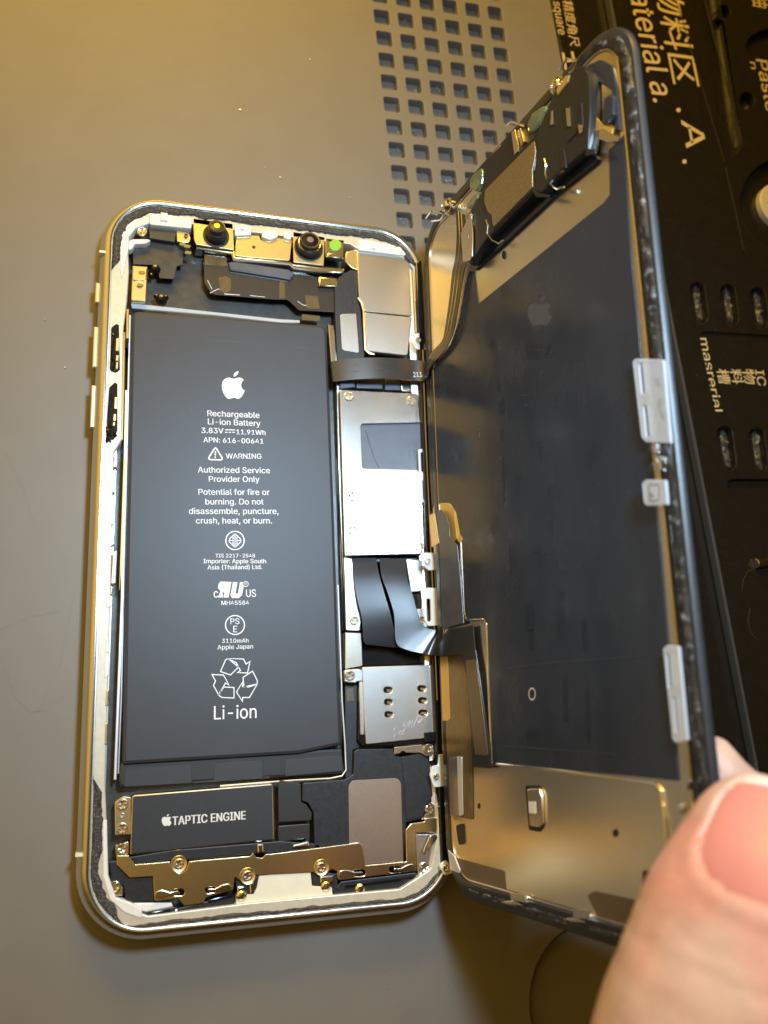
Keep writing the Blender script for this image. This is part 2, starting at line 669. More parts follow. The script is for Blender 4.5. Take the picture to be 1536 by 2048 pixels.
def fruit_logo(mb, fr, cx, cy, h, lvl):
    """the bitten fruit emblem printed on the parts, height h pixels"""
    body = [(0.02, -0.22), (0.10, -0.245), (0.20, -0.27), (0.30, -0.24), (0.37, -0.18), (0.31, -0.12), (0.27, -0.03), (0.28, 0.07), (0.33, 0.15),
            (0.40, 0.20), (0.36, 0.30), (0.29, 0.41), (0.22, 0.48), (0.14, 0.49), (0.06, 0.46), (0.0, 0.455), (-0.07, 0.47), (-0.14, 0.50),
            (-0.22, 0.48), (-0.30, 0.39), (-0.37, 0.26), (-0.41, 0.12), (-0.42, 0.0), (-0.39, -0.12), (-0.33, -0.20), (-0.25, -0.25), (-0.15, -0.265), (-0.06, -0.24)]
    leaf = [(0.0, -0.30), (0.01, -0.38), (0.06, -0.45), (0.13, -0.49), (0.18, -0.50), (0.17, -0.42), (0.12, -0.35), (0.06, -0.31)]
    for q in (body, leaf):
        pl = [FR[fr](cx + x * h, cy + y * h, lvl) for x, y in rnd(q, 0.02, 3)]
        mb.solid(pl, lvl, 0.002, bottom=False)
    return mb


# ------------------------------------------------------------------ the work surface
def mat_shape():
    mb = MB()
    ux, uy = Vector((0.67833, 0.03934)), Vector((0.0413545, -0.667856))
    o = Vector((3.158, 14.435))
    holes = []
    for i in range(6):
        for j in range(-4, 11):
            c = o + ux * i + uy * j
            if j == 10 and i > 1:
                pass
            a = ux.normalized() * 0.21
            b = uy.normalized() * 0.215
            pts = [tuple(c + a * sx + b * sy) for sx, sy in ((-1, -1), (1, -1), (1, 1), (-1, 1))]
            holes.append(rnd(pts, 0.075, 4))
    cc = (7.05, -9.95)
    holes.append(circ(cc[0], cc[1], 1.58, n=64))
    mb.solid([(-26, -22), (30, -22), (30, 32), (-26, 32)], 0.0, 0.25, 0.02, holes)
    mb.solid([(-26, -22), (30, -22), (30, 32), (-26, 32)], -0.254, 0.4)
    mb.solid(circ(cc[0], cc[1], 1.60, n=64), -0.22, 0.02)
    return mb


surf = structure(put('work_surface', mat_shape(), M['silicone']))
mb = MB()
letter(mb, '32X', 'B', (1178, 1893), (1170, 2062), -0.216, h=52)
put('embossed_number', mb, M['silicone'], surf)

mb = MB()
for pts in (((8, 1330), (30, 1395), (60, 1425), (95, 1420), (130, 1392)), ((0, 1260), (60, 1235), (120, 1222)), ((20, 1490), (70, 1440), (120, 1330), (150, 1180)), ((10, 905), (50, 985), (70, 1060)), ((1020, 1860), (1000, 1950))):
    stroke(mb, 'B', list(pts), 0.003, 1.0)
put('scratch_pattern', mb, mat('scuffed_silicone', (0.165, 0.15, 0.128), 0.55), surf)

# small scraps lying in the square wells
mb = MB()
for (x, y), c in zip(((832, 183), (875, 180), (927, 180), (934, 230), (829, 266), (945, 277), (980, 277), (789, 211), (845, 345), (840, 396), (852, 397), (797, 300), (815, 352), (808, 40), (800, 35), (770, 60), (870, 20), (1000, 66), (800, 435), (812, 430), (806, 446), (893, 361), (795, 268), (900, 362), (788, 388), (960, 22)), range(99)):
    p = un(x, y, -0.24)
    for k in range(3):
        s = random.uniform(0.02, 0.055)
        mb.box((p[0] + random.uniform(-.05, .05), p[1] + random.uniform(-.05, .05), -0.23), s * 2, s, s, Matrix.Rotation(random.uniform(0, 3), 3, 'Z') @ Matrix.Rotation(0.5, 3, 'X'))
for x, y in ((755, 427), (884, 448), (1010, 82), (560, 355), (130, 735), (530, 335), (700, 395), (90, 640), (480, 220), (620, 120)):
    p = un(x, y, 0.0)
    s = random.uniform(0.012, 0.035)
    mb.box((p[0], p[1], 0.012), s * 1.6, s, 0.02, Matrix.Rotation(random.uniform(0, 3), 3, 'Z'))
o = put('solder_scraps', mb, M['junk'])
o['label'] = 'tiny metal scraps lying in and near the square wells of the mat'
o['category'] = 'scraps'
o['kind'] = 'stuff'

# ------------------------------------------------------------------ black parts tray
tray = thing('parts_tray', 'glossy black parts tray with tan lettering, oblong slots and round recesses', 'tray')
sl = 0.191


def lx(x0, y):
    return x0 + sl * y


mb = MB()
mb.px('B', [(lx(1104, -400), -400), (lx(1173, -400), -400), (lx(1173, 2600), 2600), (lx(1104, 2600), 2600)], 0.12, 0.11, 0.015)
mb.px('B', [(lx(1170, -400), -400), (lx(1232, -400), -400), (lx(1232, 2600), 2600), (lx(1170, 2600), 2600)], 0.02, 0.012)
put('side_strip', mb, M['tray'], tray)

groove = rnd([(1360, -300), (1392, -300), (1483, 285, 14), (1474, 306, 14), (1456, 322, 12), (1444, 300)], 0)
slots = [(1398, 606, 30, 84), (1459, 610, 30, 84), (1519, 616, 30, 84), (1453, 897, 31, 90), (1517, 900, 31, 90)]
hol = [oval(x, y, w, h, -0.13) for x, y, w, h in slots]
ic_rec = rnd([(1397, 662), (1560, 672), (1600, 842), (1436, 842)], 16)
low_rec = rnd([(1452, 958), (1620, 958), (1640, 1010), (1462, 1008)], 14)
pin_holes = [circ(1447, 25, 14, 15), circ(1494, 201, 15, 17)]
big1 = circ(1552, 92, 60, 36)
disc_hole = circ(1566, 408, 86, 92, 40)
wall_holes = [groove] + hol + [ic_rec, low_rec, big1, disc_hole] + pin_holes
mb = MB()
mb.px('B', [(lx(1223, -400), -400), (2000, -400), (2300, 2600), (lx(1223, 2600), 2600)], 0.30, 0.27, 0.02, holes=wall_holes)
put('tray_plate', mb, M['tray'], tray)
mb = MB()
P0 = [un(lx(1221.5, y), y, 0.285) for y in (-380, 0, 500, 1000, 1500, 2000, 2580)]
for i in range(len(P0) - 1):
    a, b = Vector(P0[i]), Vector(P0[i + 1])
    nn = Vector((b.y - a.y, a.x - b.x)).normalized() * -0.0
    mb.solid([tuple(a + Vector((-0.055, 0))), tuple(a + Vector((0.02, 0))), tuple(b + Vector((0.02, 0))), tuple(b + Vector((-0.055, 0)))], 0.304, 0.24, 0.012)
put('grey_edge', mb, M['tray_edge'], tray)  # strip along the raised edge, greyer than the plate
mb = MB()
for q, z in [(groove, 0.10), (big1, 0.08), (disc_hole, 0.02)] + [(h_, 0.03) for h_ in pin_holes]:
    mb.solid(offset(ccw(clean([un(x, y, 0.3) for x, y in q])), -0.03), z, 0.01)
for q in hol:
    mb.solid(offset(ccw(clean([un(x, y, 0.3) for x, y in q])), -0.02), 0.05, 0.02)
for q, z in ((ic_rec, 0.235), (low_rec, 0.16)):
    mb.solid(offset(ccw(clean([un(x, y, 0.3) for x, y in q])), -0.02), z, 0.05)
put('recess_floor', mb, M['tray'], tray)
mb = MB()
for x, y, w, h in slots:                       # lumpy flux left in the slots
    mb.cut()
    rows = []
    for k in range(40):
        t = k / 39 - 0.5
        row = []
        for q in range(12):
            t2 = q / 11 - 0.5
            p = un(x + t2 * (w - 14) * (1 - 0.9 * (2 * t) ** 6) - t * h * -0.13, y + t * (h - 10), 0.07)
            z = 0.055 + 0.16 * max(0.0, noise.noise(Vector((p[0] * 7, p[1] * 7, 2.2))) + 0.25 - 0.55 * (t2 + 0.3)) * (1 - (2 * t2) ** 4)
            row.append((p[0], p[1], z))
        rows.append(row)
    mb.rings(rows, closed=False, cap=False)
o = put('flux_residue', mb, mat('flux_residue', (0.07, 0.06, 0.045), 0.25, bump=0.5, bscale=30), tray)
mb = MB()
letter(mb, 'Material a.', 'B', (1247, -62), (1307, 204), 0.304, h=47, bold=0.007)
letter(mb, '物料区', 'B', (1309, -38), (1350, 168), 0.304, h=54, bold=0.008)
letter(mb, 'A', 'B', (1362, 240), (1373, 296), 0.304, h=44, bold=0.007)
for x, y in ((1357, 220), (1369, 323)):
    mb.solid([un(a, b, 0.304) for a, b in circ(x, y, 4.5, 4.5, 12)], 0.304, 0.002)
letter(mb, 'Paste', 'B', (1512, 118), (1533, 222), 0.304, h=24, bold=0.003)
letter(mb, 'n', 'B', (1500, 123), (1502, 137), 0.304, h=10)
letter(mb, '焊油', 'B', (1498, -40), (1508, 12), 0.304, h=34)
letter(mb, 'masrerial', 'B', (1399, 676), (1428, 826), 0.24, h=21, bold=0.004)
for s, a, b, hh in (('槽', (1434, 738), (1440, 768), 26), ('料', (1461, 738), (1467, 768), 25), ('物', (1486, 738), (1492, 768), 25), ('IC', (1510, 740), (1516, 771), 20)):
    letter(mb, s, 'B', a, b, 0.24, h=hh, bold=0.003)
letter(mb, '高精度角尺', 'B', (1122, -22), (1142, 92), 0.124, h=19, bold=0.003)
letter(mb, 'square', 'B', (1106, 2), (1117, 68), 0.124, h=12, bold=0.003)
for a, b in (((1126, 105), (1132, 140)), ((1144, 103), (1152, 138)), ((1133, 122), (1146, 120))):
    stroke(mb, 'B', [a, b], 0.124, 5)
put('lettering', mb, M['gold_ink'], tray)
# line scribed beside the groove
mb = MB()
a, b = un(1452, 335, 0.302), un(1488, 500, 0.302)
mb.tube([(*a, 0.30), (*b, 0.30)], 0.02)
a, b = un(1352, 0, 0.302), un(1450, 325, 0.302)
mb.tube([(*a, 0.298), (*b, 0.298)], 0.018)
a, b = un(1405, -20, 0.302), un(1484, 290, 0.302)
mb.tube([(*a, 0.298), (*b, 0.298)], 0.022)
put('raised_line', mb, M['tray'], tray)

dish = thing('magnet_disc', 'round cream disc with a brass star standing in a recess of the black tray', 'disc', Matrix.Translation((*un(1566, 408, 0.3), 0.0)))
mb = MB()
mb.lathe((0, 0, 0), (0, 0, 1), [(0.72, 0.025), (0.72, 0.20), (0.69, 0.23), (0.0, 0.23)], 48)
put('disc', mb, M['dish'], dish)
mb = MB()
star = []
for k in range(16):
    r_ = 0.16 if k % 2 == 0 else 0.10
    star.append((-0.36 + r_ * math.cos(k * math.pi / 8), 0.02 + r_ * math.sin(k * math.pi / 8)))
mb.solid(star, 0.28, 0.06, 0.01)
put('brass_star', mb, M['brass'], dish)

mb = MB()
a = Vector((*un(1511, 1127, 0.37), 0.37))
b = Vector((*un(1560, 1118, 0.37), 0.37))
d = (b - a)
mb.lathe(a, d, [(0.0, 0.0), (0.115, 0.0), (0.125, 0.012), (0.125, d.length), (0.0, d.length)], 20)
o = put('metal_pin', mb, M['steel'])
o['label'] = 'small grey metal cylinder lying on the black tray'
o['category'] = 'pin'
for pts, lab in ((((1500, 1216), (1496, 1240), (1500, 1262), (1514, 1281)), 'thin pale fibre lying on the black tray below the metal cylinder'),
                 (((1511, 1138), (1496, 1142), (1487, 1158), (1484, 1178)), 'thin curved fibre touching the end of the small metal cylinder')):
    mb = MB()
    mb.tube([(*un(x, y, 0.31), 0.31) for x, y in pts], 0.005, 5)
    o = put('loose_fibre', mb, M['fibre'])
    o['label'] = lab
    o['category'] = 'fibre'
    o['group'] = 'loose fibres on the tray'

# ------------------------------------------------------------------ phone body
phone = thing('opened_phone', 'opened smartphone body with black battery, cameras and metal shields in a silver frame', 'smartphone')


def rrect(x0, x1, y0, y1, r, n=14):
    pts = []
    for cx_, cy_, a0 in ((x1 - r, y1 - r, 0), (x0 + r, y1 - r, 90), (x0 + r, y0 + r, 180), (x1 - r, y0 + r, 270)):
        for k in range(n + 1):
            a = math.radians(a0 + 90 * k / n)
            pts.append((cx_ + r * math.cos(a), cy_ + r * math.sin(a)))
    return pts


RIM = rrect(-3.566, 3.60, -7.515, 7.595, 1.12)


def sweep(mb, path, prof, mi=0):
    """profile [(outward offset, z)] swept round a closed counter-clockwise path"""
    rr = []
    for off, z in prof:
        q = offset(path, -off)
        rr.append([(x, y, z) for x, y in q])
    n = len(path)
    vs = [p for r_ in rr for p in r_]
    fs = []
    K = len(rr)
    for k in range(K):
        k2 = (k + 1) % K
        for i in range(n):
            j = (i + 1) % n
            fs.append((k * n + i, k2 * n + i, k2 * n + j, k * n + j))
    return mb.add(vs, fs, mi)


mb = MB()
sweep(mb, RIM, [(0.0, 0.765), (0.05, 0.74), (0.11, 0.68), (0.165, 0.56), (0.185, 0.42), (0.18, 0.30), (0.14, 0.16), (0.07, 0.06), (-0.03, 0.012), (-0.3, 0.012), (-0.3, 0.55), (-0.07, 0.60), (-0.065, 0.755)])
frame = put('frame', mb, M['alu'], phone)
mb = MB()
sweep(mb, RIM, [(0.012, 0.760), (0.006, 0.788), (-0.02, 0.79), (-0.05, 0.78), (-0.055, 0.70)])
put('polished_rim', mb, M['rim'], frame)
# antenna breaks in the band
mb = MB()
for (px_, py_, d) in ((206, 516, (1, 0)), (166, 1706, (1, 0))):
    mb.cut()
    x, y = un(px_, py_, 0.45)
    mb.box((-3.66, y, 0.42), 0.20, 0.055, 0.62)
put('antenna_break', mb, M['cream'], frame)
for (y0, y1) in ((570, 610), (658, 740), (775, 860)):
    mb = MB()
    a, b = un(196, y0, 0.4), un(196, y1, 0.4)
    mb.solid([(-3.82, a[1]), (-3.70, a[1]), (-3.70, b[1]), (-3.82, b[1])], 0.52, 0.22, 0.03)
    put('side_button', mb, M['alu'], phone)

# floor of the body and the cream ledge round the cavity
CAV = [(258, 545, 4), (256, 474, 16), (268, 455, 14), (298, 447), (390, 448), (470, 460), (700, 488), (712, 496), (812, 516, 14), (828, 540), (838, 700), (846, 900), (858, 1200), (872, 1500), (876, 1660), (862, 1738, 20),
       (800, 1778), (500, 1806), (296, 1832), (238, 1812, 16), (218, 1770, 16), (210, 1560), (221, 1200), (228, 905), (243, 880), (247, 660), (254, 600)]
cav = [un(x, y, 0.70) for x, y in rnd(CAV)]
mb = MB()
mb.solid(offset(ccw(cav), -0.12), 0.22, 0.16)
put('midplate', mb, M['pcb'], phone)
mb = MB()
mb.solid(offset(RIM, 0.06), 0.70, 0.48, 0.02, [cav])
put('ledge', mb, M['ledge'], phone)


def gasket(mb, seg, w0, w1, z):
    """ragged strip of torn adhesive along part of the rim"""
    P = []
    for a, b in zip(seg[:-1], seg[1:]):
        a, b = Vector(a), Vector(b)
        n = max(1, int((a - b).length / 0.05))
        for k in range(n):
            P.append(a.lerp(b, k / n))
    N = len(P)
    rr = []
    for i in range(N):
        d = (P[min(i + 1, N - 1)] - P[max(i - 1, 0)]).normalized()
        q = Vector((-d.y, d.x))
        nz_ = noise.noise(Vector((P[i].x * 3, P[i].y * 3, 1.7))) * 0.06 + noise.noise(Vector((P[i].x * 11, P[i].y * 11, 5.7))) * 0.035
        ww = w0 + (w1 - w0) * min(1.0, i / 6, (N - 1 - i) / 6) + nz_ * min(1.0, (w1 - w0) / 0.15)
        row = []
        K = 7
        for k in range(K):
            t = k / (K - 1)
            off = w0 + (ww - w0) * t
            zz = z + 0.035 * math.sin(math.pi * t) + 0.03 * noise.noise(Vector((P[i].x * 16, P[i].y * 16, t * 5)))
            if k in (0, K - 1):
                zz = z - 0.03
            p = P[i] + q * off
            row.append((p.x, p.y, zz))
        rr.append(row)
    return mb.rings(rr, closed=False, cap=False)


mb = MB()
gasket(mb, RIM[2:30] + [(-3.566, 5.75)], 0.06, 0.27, 0.71)
put('torn_gasket', mb, M['gasket'], phone, 'torn black adhesive along the top rim')
mb = MB()
# left lower side, bottom and lower right corner
gasket(mb, [(-3.566, -4.7)] + RIM[30:42], 0.07, 0.27, 0.71)
mb.cut()
gasket(mb, RIM[41:45] + RIM[45:57], 0.07, 0.15, 0.71)
put('torn_gasket', mb, M['gasket'], phone, 'torn black adhesive round the lower rim')

# black strip added to darken the cream ledge along the hinge side
mb = MB()
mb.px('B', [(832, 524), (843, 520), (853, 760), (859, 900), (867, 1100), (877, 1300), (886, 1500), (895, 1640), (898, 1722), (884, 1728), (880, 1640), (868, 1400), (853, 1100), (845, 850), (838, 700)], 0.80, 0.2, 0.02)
put('darkening_strip', mb, M['gloss'], phone)
mb = MB()
mb.tube([(*un(x, y, 0.8), 0.80) for x, y in ((846, 700), (851, 850), (858, 1000), (866, 1180), (875, 1400))], 0.02, 6)
put('hinge_rail', mb, M['nickelg'], phone)

# white plastic fittings at the top
mb = MB()
for q in ([(297, 425), (384, 436), (383, 457), (300, 449)], [(469, 448), (505, 452), (502, 470), (470, 472)], [(718, 478), (800, 492), (816, 512), (716, 500)],
          [(524, 458), (556, 463), (556, 474), (541, 480), (524, 474)], [(566, 462), (584, 464), (582, 480), (568, 476)]):
    mb.px('B', q, 0.74, 0.3, 0.02, r=4)
for q in ([(321, 424), (336, 426), (335, 442), (321, 440)], [(480, 448), (489, 449), (489, 459), (480, 458)], [(744, 484), (753, 485), (752, 498), (743, 497)]):
    mb.px('B', q, 0.775, 0.05, 0.012, r=2)
mb.px('B', [(240, 470), (250, 452), (270, 438), (296, 432), (298, 447), (272, 456), (258, 474), (257, 500), (244, 560), (240, 540)], 0.725, 0.3, 0.02, r=4)
mb.px('B', [(256, 482, 4), (266, 478), (296, 478, 3), (302, 481, 3), (292, 487, 4), (270, 488), (264, 498), (257, 500)], 0.66, 0.2, 0.015)
put('plastic_fitting', mb, M['white'], phone)

# screws -----------------------------------------------------------
def screw_mesh(name, r, mat_):
    mb = MB()
    w = r * 0.16
    l = r * 0.58
    cross = [(w, w), (w, l), (-w, l), (-w, w), (-l, w), (-l, -w), (-w, -w), (-w, -l), (w, -l), (w, -w), (l, -w), (l, w)]
    mb.solid(circ(0, 0, r, n=28), 0.035, 0.05, r * 0.3, [cross])
    mb.solid(circ(0, 0, r * 0.9, n=16), 0.004, 0.01)
    return mb


proto = bpy.data.objects.new('screw', screw_mesh('screw', 0.105, M['screw']).mesh('screw', M['screw']))
first = [True]


def screw(px_, py_, z, parent=phone, s=1.0, washer=None):
    x, y = un(px_, py_, z)
    if first[0]:
        o = proto
        COL.objects.link(o)
        o.parent = parent
        first[0] = False
    else:
        o = dup(proto, parent=parent)
    o.location = (x, y, z)
    o.rotation_euler = (0, 0, random.uniform(0, 1.5))
    o.scale = (s, s, 1)
    return o


# battery -----------------------------------------------------------
mb = MB()
ZB = 0.60
mb.px('B', [(263, 620, 16), (430, 632), (654, 650, 18), (668, 1000), (684, 1490, 8), (600, 1508), (244, 1530, 8), (252, 1100)], ZB, 0.36, 0.075)
bat = put('battery', mb, M['battery'], phone)
mb = MB()
mb.px('B', [(241, 1524), (684, 1496), (690, 1540, 6), (688, 1548, 6), (238, 1578, 8), (236, 1560, 6)], 0.50, 0.26, 0.06)
put('battery_flap', mb, M['wrap'], bat)
for q in ([(252, 1535), (383, 1529), (384, 1566), (246, 1574)], [(429, 1528), (525, 1520), (526, 1556), (427, 1562)], [(570, 1520), (683, 1511), (686, 1542), (569, 1553)]):
    mb = MB()
    mb.px('B', q, 0.512, 0.03, 0.008, r=5)
    put('pull_tab', mb, M['battery'], bat)
ZT = ZB + 0.003
mb = MB()
LINES = [('Rechargeable', 415, 519, 832, 836), ('Li-ion Battery', 416, 521, 848.5, 852.5), ('APN: 616-00641', 407, 527, 884.5, 887.5), ('WARNING', 452, 523, 917, 917.5),
         ('Authorized Service', 396, 540, 945, 946.5), ('Provider Only', 418, 519, 963.5, 964), ('Potential for fire or', 397, 539, 989.5, 990), ('burning. Do not', 411, 527, 1009, 1009),
         ('disassemble, puncture,', 378, 557, 1028, 1028), ('crush, heat, or burn.', 392, 544, 1047, 1047), ('TIS 2217-2548', 431, 510, 1115, 1115), ('Importer: Apple South', 407, 532, 1126.5, 1126.5),
         ('Asia (Thailand) Ltd.', 415, 524, 1139, 1138), ('MH45584', 443, 498, 1210, 1209.5), ('3110mAh', 444, 497, 1286, 1285), ('Apple Japan', 435, 506, 1299, 1297)]
for s, x0, x1, ya, yb in LINES:
    letter(mb, s, 'B', (x0, ya), (x1, yb), ZT, bold=0.0022 if x1 - x0 > 100 else 0.0015)
letter(mb, 'Li-ion', 'B', (428, 1439), (513, 1436), ZT, h=27, bold=0.002)
letter(mb, '3.83V', 'B', (403, 866), (447, 867), ZT, bold=0.0022)
letter(mb, '11.91Wh', 'B', (473, 868.5), (531, 870), ZT, bold=0.0022)
put('printed_text', mb, M['ink'], bat)
mb = MB()
stroke(mb, 'B', [(450, 859.5), (470, 860)], ZT, 1.8)
for k in range(3):
    stroke(mb, 'B', [(450 + 7.3 * k, 864.5), (455 + 7.3 * k, 864.7)], ZT, 1.8)
put('dash_print', mb, M['ink'], bat)
mb = MB()
fruit_logo(mb, 'B', 467, 770, 56, ZT)
put('printed_logo', mb, M['ink'], bat)
mb = MB()
stroke(mb, 'B', rnd([(431, 894, 3), (447, 920, 4), (415, 919, 4)]), ZT, 2.6, True)
stroke(mb, 'B', [(430.8, 902), (430.6, 911)], ZT, 2.6)
mb.solid([un(a, b, ZT) for a, b in circ(430.5, 914.5, 1.6, n=8)], ZT, 0.002)
put('warning_triangle', mb, M['ink'], bat)
mb = MB()
stroke(mb, 'B', circ(470, 1081, 18.3, 18.3, 36), ZT, 2.2, True)
for a, b in (((470, 1067), (470, 1095)), ((457, 1081), (483, 1081)), ((458, 1079), (468, 1069)), ((472, 1069), (482, 1079)), ((482, 1083), (472, 1093)), ((468, 1093), (458, 1083)),
             ((466, 1072), (466, 1079)), ((474, 1072), (474, 1079)), ((466, 1083), (466, 1090)), ((474, 1083), (474, 1090))):
    stroke(mb, 'B', [a, b], ZT, 1.8)
stroke(mb, 'B', circ(470, 1250, 19, 19, 36), ZT, 2.2, True)
letter(mb, 'PS', 'B', (461, 1248.5), (479, 1248), ZT, bold=0.001)
letter(mb, 'E', 'B', (466.5, 1264.5), (474.5, 1264.5), ZT, bold=0.001)
# recognised component mark: mirrored R beside a J shape
def poly(pts):
    mb.solid([un(a, b, ZT) for a, b in pts], ZT, 0.002, bottom=False)
poly([(441, 1163), (463, 1164), (457, 1195), (447, 1195), (449, 1185), (445, 1185), (440, 1195), (430 + 15, 1195), (446, 1183), (441, 1178), (437, 1172)][0:5] + [(445, 1184), (455 - 9, 1195), (437 - 1, 1195), (441, 1182), (436, 1176), (437, 1168)])
poly([(466, 1164), (475, 1164), (471, 1187), (476, 1187), (480, 1164), (489, 1164), (484, 1190), (478, 1196), (464, 1196), (461, 1190)])
letter(mb, 'c', 'B', (427.5, 1195), (436, 1195), ZT, h=13, bold=0.002)
letter(mb, 'US', 'B', (492.5, 1194), (512, 1193.5), ZT, h=15, bold=0.002)
stroke(mb, 'B', circ(491.5, 1168, 5, 5, 18), ZT, 1.3, True)
letter(mb, 'R', 'B', (489.7, 1170.5), (493.6, 1170.5), ZT)
put('certification_print', mb, M['ink'], bat)
mb = MB()
for q in ([(441, 1343), (451, 1320), (456, 1317), (477, 1349 - 15), (461, 1350)], [(456, 1317), (487, 1318), (492, 1328), (500, 1323), (495, 1346), (475, 1345), (481, 1341), (472, 1325)],
          [(486, 1355), (505, 1342), (515, 1362), (514, 1368), (488, 1374)], [(514, 1369), (499, 1395), (485, 1395), (485, 1403), (473, 1384), (485, 1364), (485, 1373), (497, 1374)],
          [(468, 1375), (468, 1396), (444, 1395), (437, 1390), (448, 1374)], [(437, 1389), (427, 1371), (431, 1362), (424, 1356 - 7), (447, 1350), (458, 1370), (451, 1366), (441, 1383)]):
    stroke(mb, 'B', q, ZT, 2.0, True)
put('recycling_symbol', mb, M['ink'], bat)
mb = MB()
for a, b, w in (((290, 672), (376, 676), 0.8), ((420, 680), (500, 686), 0.9), ((587, 694), (620, 697), 1.0)):
    stroke(mb, 'B', [a, b], ZT, w)
mb.solid([un(a, b, ZT) for a, b in circ(382.5, 819.5, 1.2, n=8)], ZT, 0.002)
put('scratch', mb, M['sheet2'], bat)

# silver rails and strips left of the battery
mb = MB()
mb.px('B', [(250, 780), (256, 780), (248, 1200), (233, 1560), (227, 1560), (241, 1200)], 0.56, 0.3, 0.015)
mb.px('B', [(258, 630), (262, 630), (244, 1400), (238, 1548), (235, 1548), (241, 1400)], 0.50, 0.25, 0.012)
put('battery_rail', mb, M['rail'], phone)
mb = MB()
mb.px('B', [(253, 618), (258, 618), (257, 676), (252, 676)], 0.62, 0.05, 0.01)
mb.px('B', [(243, 664), (251, 664), (246, 880), (236, 880)], 0.55, 0.06, 0.012)
mb.px('B', [(247, 914), (251, 914), (244, 1120), (240, 1180), (238, 1180)], 0.575, 0.04, 0.01)
put('side_flex', mb, M['amber'], phone)
mb = MB()
for q in ([(247, 610), (252, 612), (252, 655), (246, 655)], [(245, 640), (252, 640), (251, 660), (243, 660)], [(251, 676), (258, 676), (257, 696), (251, 696)]):
    mb.px('B', q, 0.64, 0.2, 0.012)
# dark openings behind the volume keys
for q in ([(222, 655, 8), (233, 647, 8), (238, 650), (240, 740), (232, 746, 6), (219, 742, 8), (221, 700)], [(218, 775, 8), (230, 764, 8), (235, 768), (235, 860), (228, 880, 6), (212, 880, 4), (214, 830)]):
    mb.px('B', q, 0.706, 0.05, 0.01)
put('key_opening', mb, M['gloss'], phone)
mb = MB()
for x0, y0, x1, y1 in ((232, 676, 239, 702), (232, 710, 238, 722), (232, 724, 237, 738), (229, 794, 236, 818), (227, 828, 233, 842), (226, 844, 231, 852)):
    mb.px('B', [(x0, y0), (x1, y0), (x1 - 1, y1), (x0 - 1, y1)], 0.74, 0.06, 0.012, r=1.5)
put('key_contact', mb, M['nickelg'], phone)
mb = MB()
for pts in (((225, 668), (229, 672), (226, 680), (224, 690), (223, 708), (225, 718), (228, 724), (226, 734), (230, 740)), ((223, 786), (220, 794), (224, 800), (220, 806), (218, 826), (221, 838), (219, 848), (223, 856))):
    mb.tube([(*un(x, y, 0.72), 0.725 + 0.01 * (i % 2)) for i, (x, y) in enumerate(pts)], 0.018, 6)
for k in range(26):
    x, y = un(random.uniform(212, 232), random.uniform(855, 884), 0.73)
    mb.box((x, y, 0.73), 0.05, 0.03, 0.03, Matrix.Rotation(random.uniform(0, 3), 3, 'Z') @ Matrix.Rotation(random.uniform(-.6, .6), 3, 'X'))
put('sealant_bead', mb, M['gloss'], phone)
mb = MB()
for q in ([(229, 908), (235, 906), (234, 934), (226, 934)], [(218, 1058), (226, 1062), (229, 1088), (216, 1096)], [(212, 1192), (222, 1190), (222, 1212), (213, 1218)], [(211, 1278), (218, 1276), (218, 1304), (210, 1306)], [(226, 1104), (234, 1100), (231, 1166), (222, 1168)], [(210, 1306), (218, 1306), (218, 1350), (209, 1358)]):
    mb.px('B', q, 0.715, 0.25, 0.015, r=2)
put('side_fitting', mb, M['white'], phone)
mb = MB()
for q in ([(222, 942), (230, 944), (230, 986), (221, 984)], [(219, 1012), (228, 1014), (226, 1050), (218, 1048)], [(212, 1380), (218, 1380), (216, 1412), (210, 1412)], [(210, 1446), (216, 1446), (214, 1490), (208, 1490)], [(222, 1174), (226, 1174), (224, 1190), (220, 1190)]):
    mb.px('B', q, 0.71, 0.22, 0.015, r=1.5)
put('side_clip', mb, M['nickel'], phone)

# taptic engine -----------------------------------------------------
mb = MB()
ZE = 0.62
mb.px('B', [(264, 1590, 6), (546, 1567, 5), (549, 1681, 5), (260, 1711, 5)], ZE - 0.012, 0.36, 0.03)
tap = put('taptic_engine', mb, M['nickel'], phone)
mb = MB()
mb.px('B', [(266, 1593, 4), (544, 1570, 4), (546.5, 1678, 4), (262, 1708, 4)], ZE, 0.02, 0.008)
put('cover', mb, M['taptic'], tap)
mb = MB()
letter(mb, 'TAPTIC ENGINE', 'B', (345, 1650.5), (491, 1638.5), ZE + 0.003, h=16.5, bold=0.006)
fruit_logo(mb, 'B', 333.5, 1640, 24, ZE + 0.003)
put('printed_text', mb, M['ink2'], tap)
mb = MB()
mb.px('B', [(229, 1604, 10), (246, 1592, 10), (262, 1594, 3), (262, 1670, 4), (230, 1672, 4)], 0.55, 0.3, 0.02)
mb.px('B', [(230, 1690, 4), (258, 1682, 4), (257, 1712), (232, 1714)], 0.54, 0.3, 0.02)
put('mounting_lug', mb, M['nickel'], phone)
for p in ((245, 1609), (244, 1657), (244, 1697)):
    screw(p[0], p[1], 0.56)
screw(244.5, 1631, 0.545, s=0.45)

